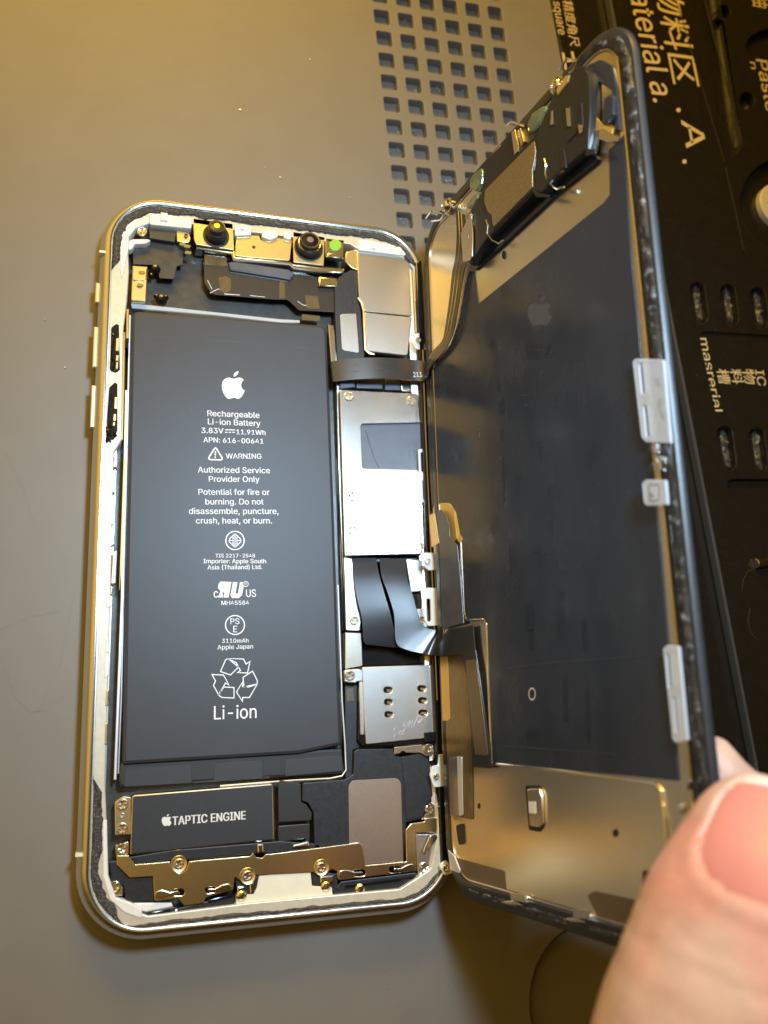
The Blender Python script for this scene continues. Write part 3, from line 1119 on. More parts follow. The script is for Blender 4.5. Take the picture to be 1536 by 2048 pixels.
# bottom gold bracket -----------------------------------------------
ZK = 0.655
br = [(233, 1711), (257, 1711), (271, 1729), (340, 1723), (344, 1738, 8), (358, 1748, 10), (372, 1740, 8), (378, 1723), (395, 1721), (500, 1712), (506, 1706), (512, 1714), (524, 1716), (532, 1708), (541, 1708), (690, 1689), (722, 1685, 8), (727, 1700), (731, 1731),
      (813, 1723), (811, 1660, 8), (822, 1647, 6), (849, 1643), (850, 1637), (875, 1635), (877, 1665), (832, 1666), (834, 1742, 6), (676, 1761, 6), (674, 1744), (664, 1738), (655, 1746, 8), (640, 1752, 8), (626, 1745), (512, 1751), (496, 1768, 10), (480, 1762, 8),
      (470, 1754), (467, 1780, 5), (412, 1795, 5), (408, 1806, 5), (368, 1812, 6), (356, 1797, 6), (309, 1803, 4), (306, 1753, 3), (259, 1756), (234, 1731)]
mb = MB()
slots_b = [oval(357, 1785, 24, 13, -0.06), oval(421, 1780, 22, 12, -0.1), oval(719, 1746, 24, 13, -0.06), oval(790, 1739, 24, 13, -0.06)]
mb.px('B', br, ZK, 0.05, 0.012, r=2, holes=slots_b)
gb = put('grounding_bracket', mb, M['nickelb'], phone)
for q in ([(310, 1784, 7), (325, 1780), (340, 1785), (356, 1781, 4), (361, 1787, 4), (355, 1790, 4), (340, 1791), (326, 1797), (310, 1796, 7)],
          [(415, 1777, 4), (430, 1778), (445, 1770), (460, 1767, 7), (464, 1778, 6), (447, 1784), (430, 1784), (416, 1784, 4)],
          [(678, 1742, 7), (692, 1740), (710, 1744), (724, 1743, 4), (727, 1748, 4), (710, 1751), (692, 1756), (679, 1755, 7)],
          [(788, 1736, 4), (802, 1737), (815, 1730), (828, 1727, 7), (830, 1740, 7), (815, 1742), (800, 1744), (788, 1743, 4)]):
    mb = MB()
    mb.px('B', q, ZK + 0.03, 0.025, 0.01)
    put('contact_spring', mb, M['chrome'], gb)
for p in ((358, 1728), (495, 1752), (643, 1735)):
    screw(p[0], p[1], ZK + 0.005, s=0.92)
    mb = MB()
    x, y = un(p[0], p[1], ZK)
    mb.lathe((x, y, ZK - 0.01), (0, 0, 1), [(0.155, 0.0), (0.155, 0.016), (0.145, 0.024), (0.11, 0.012), (0.0, 0.012)], 28)
    put('screw_collar', mb, M['nickelg'], gb)
mb = MB()
mb.px('B', [(830, 1668), (876, 1667, 4), (872, 1730), (858, 1756, 14), (836, 1752, 8)], 0.60, 0.2, 0.02)
put('corner_plate', mb, M['steelr'], phone)
mb = MB()
mb.px('B', [(860, 1672, 5), (872, 1668, 5), (876, 1676, 5), (858, 1698), (852, 1708, 4), (846, 1706, 4), (850, 1694)], 0.70, 0.03, 0.01)
put('contact_spring', mb, M['chrome'], phone)
screw(849, 1735, 0.61)
screw(858, 1619, 0.62)
mb = MB()
mb.px('B', [(843, 1640), (843, 1612, 14), (858, 1602, 14), (873, 1610, 14), (874, 1638)], 0.60, 0.05, 0.02)
put('mounting_lug', mb, M['nickel'], phone)

# cream pad and black bars
mb = MB()
mb.px('B', [(518, 1752), (621, 1740), (624, 1772), (664, 1775), (666, 1795), (472, 1814), (473, 1792), (508, 1788, 4), (514, 1775, 4)], 0.63, 0.3, 0.012, r=1.5)
put('foam_pad', mb, M['cream'], phone)
mb = MB()
for q in ([(216, 1722), (234, 1722), (262, 1752), (307, 1752), (309, 1803), (252, 1806), (248, 1772, 8), (224, 1764)], [(682, 1763), (832, 1745), (834, 1772), (667, 1793), (668, 1780)], [(285, 1824), (350, 1813), (352, 1826), (286, 1837)], [(356, 1816), (468, 1790), (469, 1815), (353, 1827)],
          [(622, 1740), (676, 1748), (676, 1782), (626, 1774)], [(470, 1754), (520, 1752), (512, 1788), (474, 1790)], [(258, 1714), (345, 1700), (560, 1682), (640, 1688), (640, 1696), (345, 1724), (272, 1729)]):
    mb.px('B', q, 0.60, 0.3, 0.02, r=2)
put('plastic_block', mb, M['black'], phone)
mb = MB()
mb.px('B', [(690, 1770), (828, 1752), (829, 1758), (690, 1777)], 0.63, 0.05, 0.012)
mb.px('B', [(416, 1800), (466, 1788), (467, 1794), (417, 1806)], 0.63, 0.05, 0.012)
mb.px('B', [(296, 1826), (340, 1818), (341, 1825), (297, 1832)], 0.625, 0.04, 0.01)
put('gloss_bar', mb, M['gloss'], phone)
mb = MB()
for q in ([(640, 1752), (668, 1750), (668, 1766), (640, 1768)], [(474, 1773), (490, 1772), (490, 1785), (474, 1786)], [(514, 1688), (527, 1687), (528, 1706), (515, 1707)], [(498, 1764), (508, 1764), (510, 1786), (500, 1788)], [(585, 1690), (618, 1682), (620, 1694), (586, 1697)]):
    mb.px('B', q, 0.66, 0.2, 0.03, r=3)
for p in ((652, 1772), (483, 1791), (720, 1778)):
    mb.cut()
    x, y = un(*p, 0.64)
    mb.lathe((x, y, 0.6), (0, 0, 1), [(0.1, 0), (0.1, 0.05), (0.06, 0.08), (0, 0.085)], 14)
put('solder_joint', mb, M['chrome'], phone)

mb = MB()
mb.px('B', [(214, 1764, 4), (238, 1762, 8), (247, 1776, 6), (246, 1792, 4), (226, 1792, 6)], 0.62, 0.3, 0.02)
put('mounting_lug', mb, M['nickel'], phone)
screw(229, 1774, 0.63, s=1.1)
mb = MB()
mb.px('B', [(205, 1640, 4), (214, 1640), (216, 1750), (232, 1796), (262, 1806), (284, 1818), (284, 1838), (250, 1826), (220, 1800), (206, 1755)], 0.72, 0.3, 0.02, r=4)
mb.px('B', [(250, 1806), (306, 1806), (344, 1806), (346, 1814), (292, 1824), (262, 1818)], 0.60, 0.2, 0.02, r=2)
put('plastic_fitting', mb, M['white'], phone)

# loudspeaker box -----------------------------------------------------
ZS = 0.60
mb = MB()
mb.px('B', [(708, 1504, 5), (716, 1498, 5), (786, 1497), (790, 1511), (800, 1514), (840, 1507), (858, 1518), (862, 1560), (866, 1590), (848, 1636), (812, 1645), (808, 1724), (640, 1745), (629, 1694), (627, 1625, 8), (616, 1606, 8), (604, 1602, 5), (605, 1566, 5), (690, 1559, 5), (707, 1548, 5)], ZS, 0.36, 0.018)
spk = put('loudspeaker', mb, M['black'], phone)
mb = MB()
mb.px('B', [(697, 1572, 14), (705, 1561, 12), (795, 1556, 14), (802, 1566, 12), (806, 1722), (699, 1731)], ZS + 0.006, 0.01, 0.003)
put('metal_label', mb, M['brushed'], spk)
mb = MB()
mb.px('B', [(803, 1512), (858, 1520), (864, 1580), (846, 1634), (812, 1640), (808, 1570)], ZS + 0.02, 0.03, 0.012, r=4)
put('speaker_lid', mb, M['black'], spk)
mb = MB()
mb.px('B', [(556, 1568, 3), (561, 1560, 3), (602, 1568, 2), (603, 1604), (612, 1608), (624, 1625), (623, 1641), (557, 1645, 3)], 0.57, 0.05, 0.015)
mb.px('B', [(556, 1652, 3), (620, 1647, 3), (620, 1676, 3), (557, 1685, 3)], 0.54, 0.1, 0.015)
put('soft_tape', mb, M['wrap'], phone)

# sim tray reader -----------------------------------------------------
ZM = 0.66
mb = MB()
holes = [oval(x, y, 17, 11.5, 0.06) for x, y in ((776, 1380), (777, 1404), (778, 1429), (844, 1377), (845.5, 1401), (846.5, 1425.5))]
mb.px('B', [(724, 1334, 3), (866, 1329, 4), (871, 1400), (877, 1474, 3), (732, 1489, 3), (727, 1410)], ZM, 0.06, 0.014, holes=holes)
sim = put('sim_reader', mb, M['steelr'], phone)
mb = MB()
for x, y in ((776, 1380), (777, 1404), (778, 1429), (844, 1377), (845.5, 1401), (846.5, 1425.5)):
    mb.px('B', oval(x + 2, y + 1, 9, 6), ZM - 0.03, 0.05, 0.01)
put('sim_contact', mb, M['chrome'], sim)
mb = MB()
mb.px('B', [(717, 1336, 4), (870, 1328, 4), (880, 1490), (724, 1492, 8), (716, 1480, 8)], ZM - 0.06, 0.4, 0.02)
put('sim_housing', mb, M['gloss'], sim)
mb = MB()
mb.px('B', [(688, 1340, 4), (716, 1337), (726, 1340), (726, 1362), (714, 1363), (712, 1366), (690, 1364, 4)], ZM + 0.005, 0.08, 0.015)
mb.px('B', [(718, 1362), (727, 1362), (729, 1470), (720, 1470)], ZM - 0.03, 0.2, 0.015)
put('sim_lug', mb, M['steelr'], sim)
screw(700, 1351, ZM + 0.01, s=1.05)
mb = MB()
mb.px('B', [(848, 1465), (876, 1462), (878, 1482), (850, 1485)], ZM + 0.03, 0.1, 0.02, r=2)
put('sim_latch', mb, M['gloss'], sim)
mb = MB()
for k in range(22):
    x, y = random.uniform(786, 866), random.uniform(-8, 8)
    y += 1470 - (x - 786) * 0.55
    stroke(mb, 'B', [(x, y), (x + random.uniform(2, 7), y - random.uniform(3, 10))], ZM + 0.002, 0.45)
put('scratch_pattern', mb, M['scuff'], sim)
mb = MB()
mb.px('B', [(690, 1262), (700, 1360), (716, 1366), (720, 1495), (706, 1500), (704, 1556), (690, 1556)], 0.46, 0.24, 0.015)
put('plastic_spine', mb, M['black'], phone)
mb = MB()
mb.px('B', [(693, 1378), (707, 1374), (709, 1402), (694, 1404)], 0.475, 0.012, 0.004, r=2)
put('paper_label', mb, M['steel'], phone)
mb = MB()
mb.tube([(*un(x, y, 0.5), 0.50) for x, y in ((676, 1170), (684, 1400), (690, 1490), (692, 1540), (684, 1552), (660, 1557), (600, 1560), (555, 1563), (440, 1572))], 0.018, 8)
put('battery_rail', mb, M['rail'], phone)
mb = MB()
mb.px('B', [(788, 1494), (842, 1489), (864, 1494, 8), (868, 1512, 8), (852, 1512), (840, 1506), (812, 1506), (806, 1502), (800, 1507), (789, 1509)], 0.62, 0.1, 0.015, r=1)
put('mounting_lug', mb, M['nickel'], phone)
screw(856, 1497, 0.63)
mb = MB()
for a, b in (((862, 1520), (878, 1560)), ((866, 1516), (884, 1520))):
    mb.tube([(*un(*a, 0.6), 0.6), (*un(*b, 0.6), 0.6)], 0.05, 8)
put('coax_lead', mb, M['gloss'], phone)

# board shields -------------------------------------------------------
ZH = 0.67
mb = MB()
mb.px('B', [(679, 779, 4), (836, 787, 6), (841, 846, 5), (722, 848, 6), (725, 937, 6), (836, 940), (846, 1108, 3), (689, 1112, 3), (684, 940)], ZH, 0.07, 0.016)
shield = put('board_shield', mb, M['steel'], phone)
mb = MB()
mb.px('B', [(716, 844), (840, 842), (843, 942), (722, 942)], ZH - 0.05, 0.03)
put('graphite_patch', mb, M['graphite'], shield)
mb = MB()
stroke(mb, 'B', [(731, 860), (738, 885), (748, 915), (758, 936)], ZH - 0.045, 1.6)
mb.cut()
stroke(mb, 'B', [(824, 900), (826, 938)], ZH - 0.045, 14)
put('film_crease', mb, M['flex'], shield)
for x, y in ((697, 793), (822, 802), (704, 992), (705, 1060), (838, 1092)):
    screw(x, y, ZH + 0.002, s=1.1)
# bracket under it with the slots along the edge
mb = MB()
mb.px('B', [(836, 898, 4), (853, 897, 5), (858, 1002, 6), (841, 1006, 6)], ZH + 0.06, 0.03, 0.01, holes=[oval(846, 924, 8, 40, -0.04), oval(849.5, 980, 8, 42, -0.04)])
put('slotted_clip', mb, M['clear'], phone)
mb = MB()
mb.px('B', [(672, 690), (679, 780), (684, 940), (690, 1112), (704, 1112), (722, 1235), (722, 1262, 4), (692, 1261, 4), (684, 1110), (677, 940)], 0.50, 0.26, 0.012)
mb.px('B', [(688, 1114), (704, 1118), (724, 1236), (718, 1262, 4), (692, 1261, 4)], 0.60, 0.08, 0.014)
mb.px('B', [(812, 1118), (846, 1120), (850, 1182), (822, 1184)], 0.56, 0.08, 0.015)
mb.px('B', [(832, 1218), (852, 1216), (856, 1258, 10), (846, 1258, 8)], 0.58, 0.08, 0.015)
put('steel_bracket', mb, M['steelr'], phone)
screw(709, 1241, 0.61)
screw(843, 1240, 0.59, s=0.9)
mb = MB()
mb.px('B', [(690, 1264), (724, 1265), (726, 1332), (712, 1334), (690, 1338)], 0.56, 0.2, 0.02, r=3)
put('dark_bracket', mb, M['nickel'], phone)
mb = MB()
for q in ([(668, 740), (676, 740), (690, 1110), (694, 1262), (684, 1262), (676, 960)], [(700, 1112), (850, 1110), (862, 1256), (880, 1325), (724, 1332), (722, 1262)], [(824, 560), (838, 560), (858, 1000), (872, 1500), (862, 1500), (842, 950)]):
    mb.px('B', q, 0.40, 0.16, 0.01)
put('board_base', mb, M['gloss'], phone)
mb = MB()
mb.px('B', [(680, 756), (705, 757), (712, 774), (680, 778)], 0.58, 0.2, 0.02)
mb.px('B', [(712, 757), (764, 756), (766, 778), (714, 776)], 0.54, 0.2, 0.02)
mb.px('B', [(770, 758), (800, 758), (802, 781), (770, 780)], 0.52, 0.2, 0.02)
put('connector_block', mb, M['graphite'], phone)
mb = MB()
mb.px('B', [(800, 758), (830, 760), (836, 785), (804, 782)], 0.52, 0.2, 0.02)
mb.px('B', [(656, 648), (668, 650), (674, 724), (662, 724)], 0.60, 0.2, 0.02)
put('metal_side', mb, M['steel'], phone)

# upper shield ---------------------------------------------------------
mb = MB()
mb.px('B', [(669, 575, 6), (676, 556, 8), (700, 540), (716, 538), (716, 596), (722, 620), (730, 720), (674, 722), (670, 640)], 0.58, 0.3, 0.02)
put('black_block', mb, M['black'], phone)
mb = MB()
mb.px('B', [(680, 628, 6), (712, 627, 3), (718, 706, 3), (684, 700, 8)], 0.588, 0.01, 0.003)
put('metal_label', mb, M['steelr'], phone)
mb = MB()
mb.px('B', [(714, 500, 3), (738, 502), (768, 502), (784, 507), (818, 514, 6), (821, 570), (824, 632, 3), (729, 622, 3), (725, 606, 4), (718, 594), (716, 560)], 0.66, 0.1, 0.018)
mb.px('B', [(729, 624, 3), (824, 634, 3), (816, 708, 4), (812, 711), (734, 702, 4)], 0.655, 0.1, 0.018)
put('camera_shield', mb, M['steelr'], phone)
mb = MB()
mb.tube([(*un(x, y, 0.64), 0.63) for x, y in ((716, 596), (723, 606), (727, 622), (731, 700), (740, 707), (748, 708))], 0.028, 8)
put('shield_lip', mb, M['nickelg'], phone)
mb = MB()
mb.tube([(*un(x, y, 0.64), 0.64) for x, y in ((826, 540), (829, 600), (832, 660), (836, 700))], 0.03, 8)
mb.px('B', [(822, 540), (828, 545), (838, 690), (830, 700)], 0.56, 0.2, 0.02)
put('side_rail', mb, M['nickel'], phone)
mb = MB()
mb.px('B', [(822, 682, 8), (828, 668, 8), (844, 664, 3), (852, 700), (832, 698, 8)], 0.80, 0.03, 0.012)
hc = put('hinge_tab', mb, M['clear'], phone)
screw(836, 681, 0.81, s=0.7)

# camera row -------------------------------------------------------------
ZC = 0.70
mb = MB()
mb.px('B', [(386, 436, 2), (466, 447, 2), (469, 500, 3), (392, 489, 3), (388, 478)], ZC, 0.05, 0.012)
mb.px('B', [(473, 472), (482, 470), (518, 471), (522, 480), (540, 482), (556, 476), (584, 480), (580, 521, 3), (500, 515), (470, 511)], ZC - 0.03, 0.05, 0.012)
mb.px('B', [(586, 463, 2), (650, 474, 2), (648, 531, 3), (587, 524, 3)], ZC, 0.05, 0.012)
mb.px('B', [(353, 461), (378, 466, 6), (382, 478, 6), (378, 485), (354, 483)], ZC - 0.06, 0.05, 0.012)
mb.px('B', [(692, 505), (711, 498), (716, 500), (716, 540), (704, 536), (690, 522)], ZC - 0.08, 0.05, 0.012)
cp = put('camera_plate', mb, M['nickelg'], phone)
mb = MB()
mb.px('B', [(393, 490), (469, 501), (470, 512), (580, 523), (588, 526), (648, 533), (690, 536), (686, 546), (640, 545), (588, 538), (578, 530), (466, 520), (462, 508), (392, 497)], ZC - 0.08, 0.3, 0.03)
put('plate_flange', mb, M['chrome'], phone)
mb = MB()
mb.px('B', [(456, 524), (470, 522), (578, 538), (590, 548), (580, 560), (560, 556), (460, 540)], ZC - 0.12, 0.2, 0.04, r=3)
put('camera_bar', mb, M['graphite'], phone)
up = Vector((0, 0, 1))


def cam_lens(name, base, r0, top, r1, h, glass, spot=None):
    bx_, by_ = un(base[0], base[1], ZC)
    tx, ty = un(top[0], top[1], ZC + h)
    k = (Vector(un(base[0] + 10, base[1], ZC)) - Vector((bx_, by_))).length / 10
    a = Vector((bx_, by_, ZC))
    ax = Vector((tx, ty, ZC + h)) - a
    L = ax.length
    mb = MB()
    R0, R1 = r0 * k, r1 * k
    mb.lathe(a, up, [(R0 * 1.0, 0.002), (R0, 0.02), (R0 * 0.94, 0.022), (R0 * 0.90, -0.02), (R0 * 0.6, -0.03)], 40)
    mb.lathe(a, ax, [(R1 * 1.22, -0.02), (R1 * 1.22, L * 0.35), (R1 * 1.16, L * 0.4), (R1 * 1.16, L * 0.55), (R1 * 1.04, L * 0.62), (R1, L * 0.95), (R1 * 0.94, L), (R1 * 0.80, L * 0.98)], 40)
    if glass is M['lens']:
        mb.lathe(a, ax, [(R1 * 1.10, L * 0.56), (R1 * 1.12, L * 0.60), (R1 * 1.06, L * 0.66), (R1 * 1.02, L * 0.66)], 40, mi=1)
    o = put(name, mb, [M['lensr'], M['chrome']], phone)
    mb = MB()
    mb.lathe(a, ax, [(R1 * 0.86, L * 0.9), (R1 * 0.80, L * 0.985), (R1 * 0.55, L * 1.03), (R1 * 0.25, L * 1.05), (0, L * 1.055)], 32)
    put('lens_glass', mb, glass, o)
    if spot:
        mb = MB()
        mb.lathe(a, ax, [(R1 * 0.36, L * 1.03), (R1 * 0.33, L * 1.065), (0, L * 1.07)], 20)
        put('lens_iris', mb, spot, o)
    return o


cam_lens('camera_lens', (432, 472), 26, (434, 452), 17, 0.30, M['lensr'], M['lensy'])
cam_lens('camera_lens', (617, 496), 28.5, (620.5, 480), 20, 0.27, M['lens'], M['blue'])
mb = MB()
mb.px('B', [(651, 476, 3), (689, 480, 3), (687, 518, 3), (651, 514, 3)], ZC + 0.0, 0.12, 0.015)
fl = put('dot_projector', mb, M['steel'], phone)
mb = MB()
mb.px('B', circ(671, 490, 12.5, 12, 8, 0.4), ZC + 0.025, 0.03, 0.006)
put('green_window', mb, M['green'], fl)
mb = MB()
mb.px('B', [(655, 506), (685, 509), (684, 516), (655, 514)], ZC + 0.02, 0.03, 0.01)
mb.px('B', [(638, 554), (674, 556), (674, 573), (638, 572)], 0.60, 0.05, 0.02)
put('projector_foot', mb, M['chrome'], fl)
mb = MB()
for p in ((508, 493), (372, 470)):
    mb.cut()
    x, y = un(*p, ZC)
    mb.lathe((x, y, ZC - 0.06), (0, 0, 1), [(0.04, 0), (0.04, 0.036), (0.0, 0.037)], 14)
put('plate_hole', mb, M['dark'], cp)
screw(284, 463, 0.66, s=1.1)
screw(372, 471, ZC - 0.055, s=0.5)
mb = MB()
mb.px('B', [(298, 457), (353, 463), (350, 484), (299, 476)], 0.64, 0.1, 0.015, r=2)
mb.px('B', [(265, 488, 4), (300, 484), (348, 488), (366, 500), (366, 530), (354, 532), (349, 558, 5), (318, 556, 4), (316, 530), (266, 528)], 0.48, 0.03, 0.01)
put('board_cover', mb, M['pcb'], phone)
mb = MB()
mb.px('B', [(265, 531, 3), (296, 533, 3), (292, 603, 4), (262, 601, 4)], 0.62, 0.25, 0.02)
mb.px('B', [(266, 533, 3), (294, 535, 3), (292, 561, 3), (265, 560, 3)], 0.65, 0.05, 0.015)
put('gilt_connector', mb, M['nickelg'], phone)
mb = MB()
for p, s in (((311, 536), 0.11), ((303, 548), 0.06), ((323, 597), 0.12), ((313, 590), 0.06), ((332, 592), 0.06)):
    mb.cut()
    x, y = un(*p, 0.55)
    mb.lathe((x, y, 0.46), (0.1, 0.1, 1), [(s * 1.1, 0), (s, s * 0.5), (s * 0.6, s), (0, s * 1.1)], 9)
put('sealant_blob', mb, M['gloss'], phone)
mb = MB()
for p in ((377, 505), (366, 488), (375, 492), (283, 545), (280, 570)):
    mb.px('B', oval(p[0], p[1], 14, 7, 0.1), 0.66, 0.04, 0.012)
put('solder_joint', mb, M['chrome'], phone)
# flex from the cameras
mb = MB()
mb.px('B', [(408, 536), (409, 508), (452, 513), (458, 538), (548, 548), (578, 553), (584, 540), (640, 556), (642, 572), (669, 574), (669, 624), (598, 621, 14), (581, 604, 8), (574, 599), (550, 599), (424, 589, 16), (409, 566, 12)], 0.50, 0.02, 0.008)
fx = put('camera_flex', mb, M['cable'], phone)
mb = MB()
for q in ([(438, 556), (452, 552), (462, 558), (462, 580, 8), (450, 588, 8), (440, 580)], [(560, 560), (570, 561), (570, 596), (558, 598)], [(610, 590), (636, 592), (640, 618), (614, 616)], [(604, 628), (640, 632), (640, 642), (604, 640)]):
    mb.px('B', q, 0.506, 0.008, 0.002)
mb.px('B', [(409, 509), (452, 514), (456, 532), (409, 530)], 0.52, 0.02, 0.006)
put('foil_patch', mb, M['flexc'], fx)
mb = MB()
for pts in (((415, 560), (420, 570), (424, 578)), ((420, 586), (436, 578), (446, 580), (450, 588), (480, 590)), ((500, 591), (530, 594)), ((595, 602), (606, 610), (622, 612))):
    stroke(mb, 'B', pts, 0.503, 1.0)
put('printed_line', mb, M['ink'], fx)
mb = MB()
mb.px('B', [(262, 606), (330, 613), (560, 638), (600, 640), (600, 645), (560, 645), (430, 630), (264, 616)], 0.50, 0.04, 0.015)
put('battery_adhesive', mb, M['frost'], phone)

# flexes in the middle
def B3(x, y, z):
    a = un(x, y, z)
    return (a[0], a[1], z)


def P3(x, y, n):
    a = pn(x, y, n)
    return tuple(PMAT @ Vector((a[0], a[1], n)))


# ------------------------------------------------------------------ display assembly
disp = thing('phone_display', 'phone display panel tilted up on its hinge edge, black graphite sheet on its inner face', 'display panel', PMAT)
OUT = rrect(-0.02, 7.60, -7.44, 7.47, 1.05)


def psweep(name, prof, m_, parent=disp):
    mb = MB()
    sweep(mb, OUT, prof)
    return put(name, mb, m_, parent)


mb = MB()
mb.solid(offset(OUT, 0.05), -0.14, 0.05, 0.02)
put('cover_glass', mb, M['gloss'], disp)
psweep('glass_edge', [(-0.03, -0.16), (0.0, -0.12), (-0.005, -0.07), (-0.04, -0.02), (-0.10, 0.0), (-0.15, 0.005), (-0.15, -0.16)], M['edge'])
psweep('bezel', [(-0.15, -0.14), (-0.15, 0.015), (-0.18, 0.03), (-0.32, 0.03), (-0.34, 0.01), (-0.34, -0.14)], M['bezel'])
# torn adhesive on the far edge
mb = MB()


def pgasket(mb, pts, w, n0, amp, seed):
    P = []
    for a, b in zip(pts[:-1], pts[1:]):
        a, b = Vector(a), Vector(b)
        n = max(1, int((b - a).length / 0.06))
        P += [a.lerp(b, k / n) for k in range(n)]
    P.append(Vector(pts[-1]))
    rr = []
    for i, p in enumerate(P):
        d = (P[min(i + 1, len(P) - 1)] - P[max(i - 1, 0)]).normalized()
        q = Vector((-d.y, d.x))
        h1 = noise.noise(Vector((p.x * 2.3, p.y * 2.3, seed)))
        row = []
        for k in range(6):
            t = k / 5
            o_ = (t - 0.5) * w * (1 + 0.5 * h1)
            z = n0 + amp * math.sin(math.pi * t) * (0.6 + 1.2 * noise.noise(Vector((p.x * 6, p.y * 6, seed + t * 2)))) + 0.02 * noise.noise(Vector((p.x * 15, p.y * 15, t * 4)))
            if k in (0, 5):
                z = n0 - 0.02
            row.append((p.x + q.x * o_, p.y + q.y * o_, z))
        rr.append(row)
    mb.rings(rr, closed=False, cap=False)


pgasket(mb, [(7.42, -5.2), (7.42, -2), (7.42, 2), (7.42, 5.0), (7.41, 6.35), (7.22, 6.9), (6.8, 7.2), (6.3, 7.28), (5.6, 7.30)], 0.21, 0.02, 0.038, 3.3)
pgasket(mb, [(0.95, -7.26), (3, -7.26), (6.2, -7.26)], 0.13, 0.02, 0.03, 5.1)
put('torn_gasket', mb, mat('panel_gasket', (0.022, 0.022, 0.024), 0.36, var=0.3, vscale=8, bump=0.45, bscale=10, col2=(0.20, 0.215, 0.23), c2scale=7, c2lo=0.56, c2hi=0.72), disp)
# metal back plate and lip
mb = MB()
mb.solid(offset(OUT, 0.40), 0.0, 0.15, 0.01)
bp = put('back_plate', mb, M['back'], disp)
mb = MB()
sweep(mb, OUT, [(-0.345, -0.05), (-0.352, 0.02), (-0.375, 0.03), (-0.392, 0.02), (-0.395, -0.05)])
put('gilt_lip', mb, M['nickel'], disp)
# graphite sheet
SH = [(852, 752), (868, 735), (900, 690), (918, 640), (930, 570), (938, 542), (947, 543), (952, 575), (957, 607), (1080, 508), (1207, 405, 6), (1219, 389), (1218, 330), (1217, 300), (1246, 270), (1262, 520), (1290, 800), (1322, 1120), (1357, 1562), (1180, 1544), (985, 1524, 2), (979, 1400), (973, 1246, 6), (968, 1239, 6), (936, 1242, 4), (930, 1225), (924, 1090), (912, 1025, 10), (900, 1006, 10), (878, 1006), (864, 1012), (860, 960)]
mb = MB()
mb.px('P', SH, 0.022, 0.018, 0.006)
sheet = put('graphite_sheet', mb, M['sheet'], disp)
mb = MB()
fruit_logo(mb, 'P', 1080, 622, 60, 0.024)
put('ghost_logo', mb, M['sheet2'], sheet)
mb = MB()
for k in range(120):                           # rubbed-off print: faint broken dashes
    x = random.choice((1050, 1062, 1078, 1092, 1104, 1116)) + random.uniform(-9, 9)
    y = random.choice((705, 722, 790, 812, 880, 905, 950, 1040, 1090, 1105)) + random.uniform(-4, 4)
    stroke(mb, 'P', [(x, y), (x + random.uniform(2, 9), y - random.uniform(1, 5))], 0.0245, random.uniform(0.8, 1.8))
for x, y, r_ in ((1105, 985, 15), (1122, 1195, 14)):
    stroke(mb, 'P', circ(x, y, r_ * .75, r_, 22), 0.0245, 1.2, True)
for pts in (((1015, 1336), (1100, 1326), (1345, 1308)), ((1010, 1492), (1120, 1500), (1230, 1508))):
    stroke(mb, 'P', list(pts), 0.0245, 1.6)
put('ghost_pattern', mb, mat('ghost_print', (0.034, 0.041, 0.058), 0.34), sheet)
mb = MB()
for x, y, w_, h_ in ((991, 715, 9, 22), (996, 770, 8, 26), (1003, 815, 20, 30), (1003, 870, 9, 24), (1006, 960, 7, 90), (1020, 1120, 6, 60), (1095, 700, 22, 14), (1080, 905, 14, 34), (1100, 1020, 14, 90), (1058, 1235, 34, 56), (1062, 1280, 18, 44), (1120, 1230, 26, 100), (1168, 1270, 20, 60), (1065, 1470, 50, 22), (1130, 1400, 18, 90), (1175, 1430, 14, 110)):
    stroke(mb, 'P', rnd([(x - w_ / 2, y - h_ / 2), (x + w_ / 2, y - h_ / 2), (x + w_ / 2.4, y + h_ / 2), (x - w_ / 2.6, y + h_ / 2)], 3)[0:0] + [(x, y - h_ / 2), (x + 1, y + random.uniform(-3, 3)), (x + 2, y + h_ / 2)], 0.0232, w_)
put('smudge_pattern', mb, mat('smudge', (0.0195, 0.025, 0.038), 0.205), sheet)
mb = MB()
stroke(mb, 'P', circ(1064, 1388, 6.5, 11.5, 20), 0.026, 2.4, True)
put('hole_ring', mb, M['ink2'], sheet)
mb = MB()
mb.px('P', circ(1064, 1388, 5, 10, 16), 0.027, 0.004)
put('hole', mb, M['dark'], sheet)
# edge of the bared plate next to the sheet: a lip
mb = MB()
LIP = [(922, 1085), (928, 1225), (934, 1241), (968, 1239), (973, 1248), (979, 1400), (984, 1527), (1120, 1541), (1290, 1563), (1312, 1568), (1322, 1582), (1330, 1640), (1337, 1720)]
mb.tube([(*pn(x, y, 0.02), 0.02) for x, y in rnd([(922, 1085, 0)] + [(x, y, 4) for x, y in LIP[1:-1]] + [(1337, 1720, 0)])], 0.026, 8)
put('plate_lip', mb, M['chrome'], disp)
# dimples, holes and module in the lower plate
mb = MB()
for j in range(16):
    for i in range(26):
        u = 0.75 + i * 0.16
        v = -5.05 - j * 0.13
        x = 0
        mb.add([(u - 0.012, v, 0.0015), (u, v - 0.012, 0.0015), (u + 0.012, v, 0.0015), (u, v + 0.012, 0.0015)], [(0, 1, 2, 3)])
put('dot_pattern', mb, M['chrome'], bp)
mb = MB()
mb.px('P', [(1050, 1571, 5), (1082, 1571, 8), (1089, 1590), (1090, 1652, 6), (1082, 1664, 6), (1058, 1660, 6)], 0.003, 0.004)
put('module_surround', mb, M['dark'], bp)
mb = MB()
mb.px('P', [(1053, 1578, 4), (1078, 1576, 6), (1083, 1594), (1084, 1648, 5), (1077, 1655, 5), (1059, 1652, 5)], 0.06, 0.05, 0.02)
md = put('sensor_module', mb, M['back'], disp)
mb = MB()
mb.px('P', [(1057, 1603), (1071, 1603), (1072, 1627), (1058, 1626)], 0.064, 0.004)
put('module_label', mb, M['ink2'], md)
mb = MB()
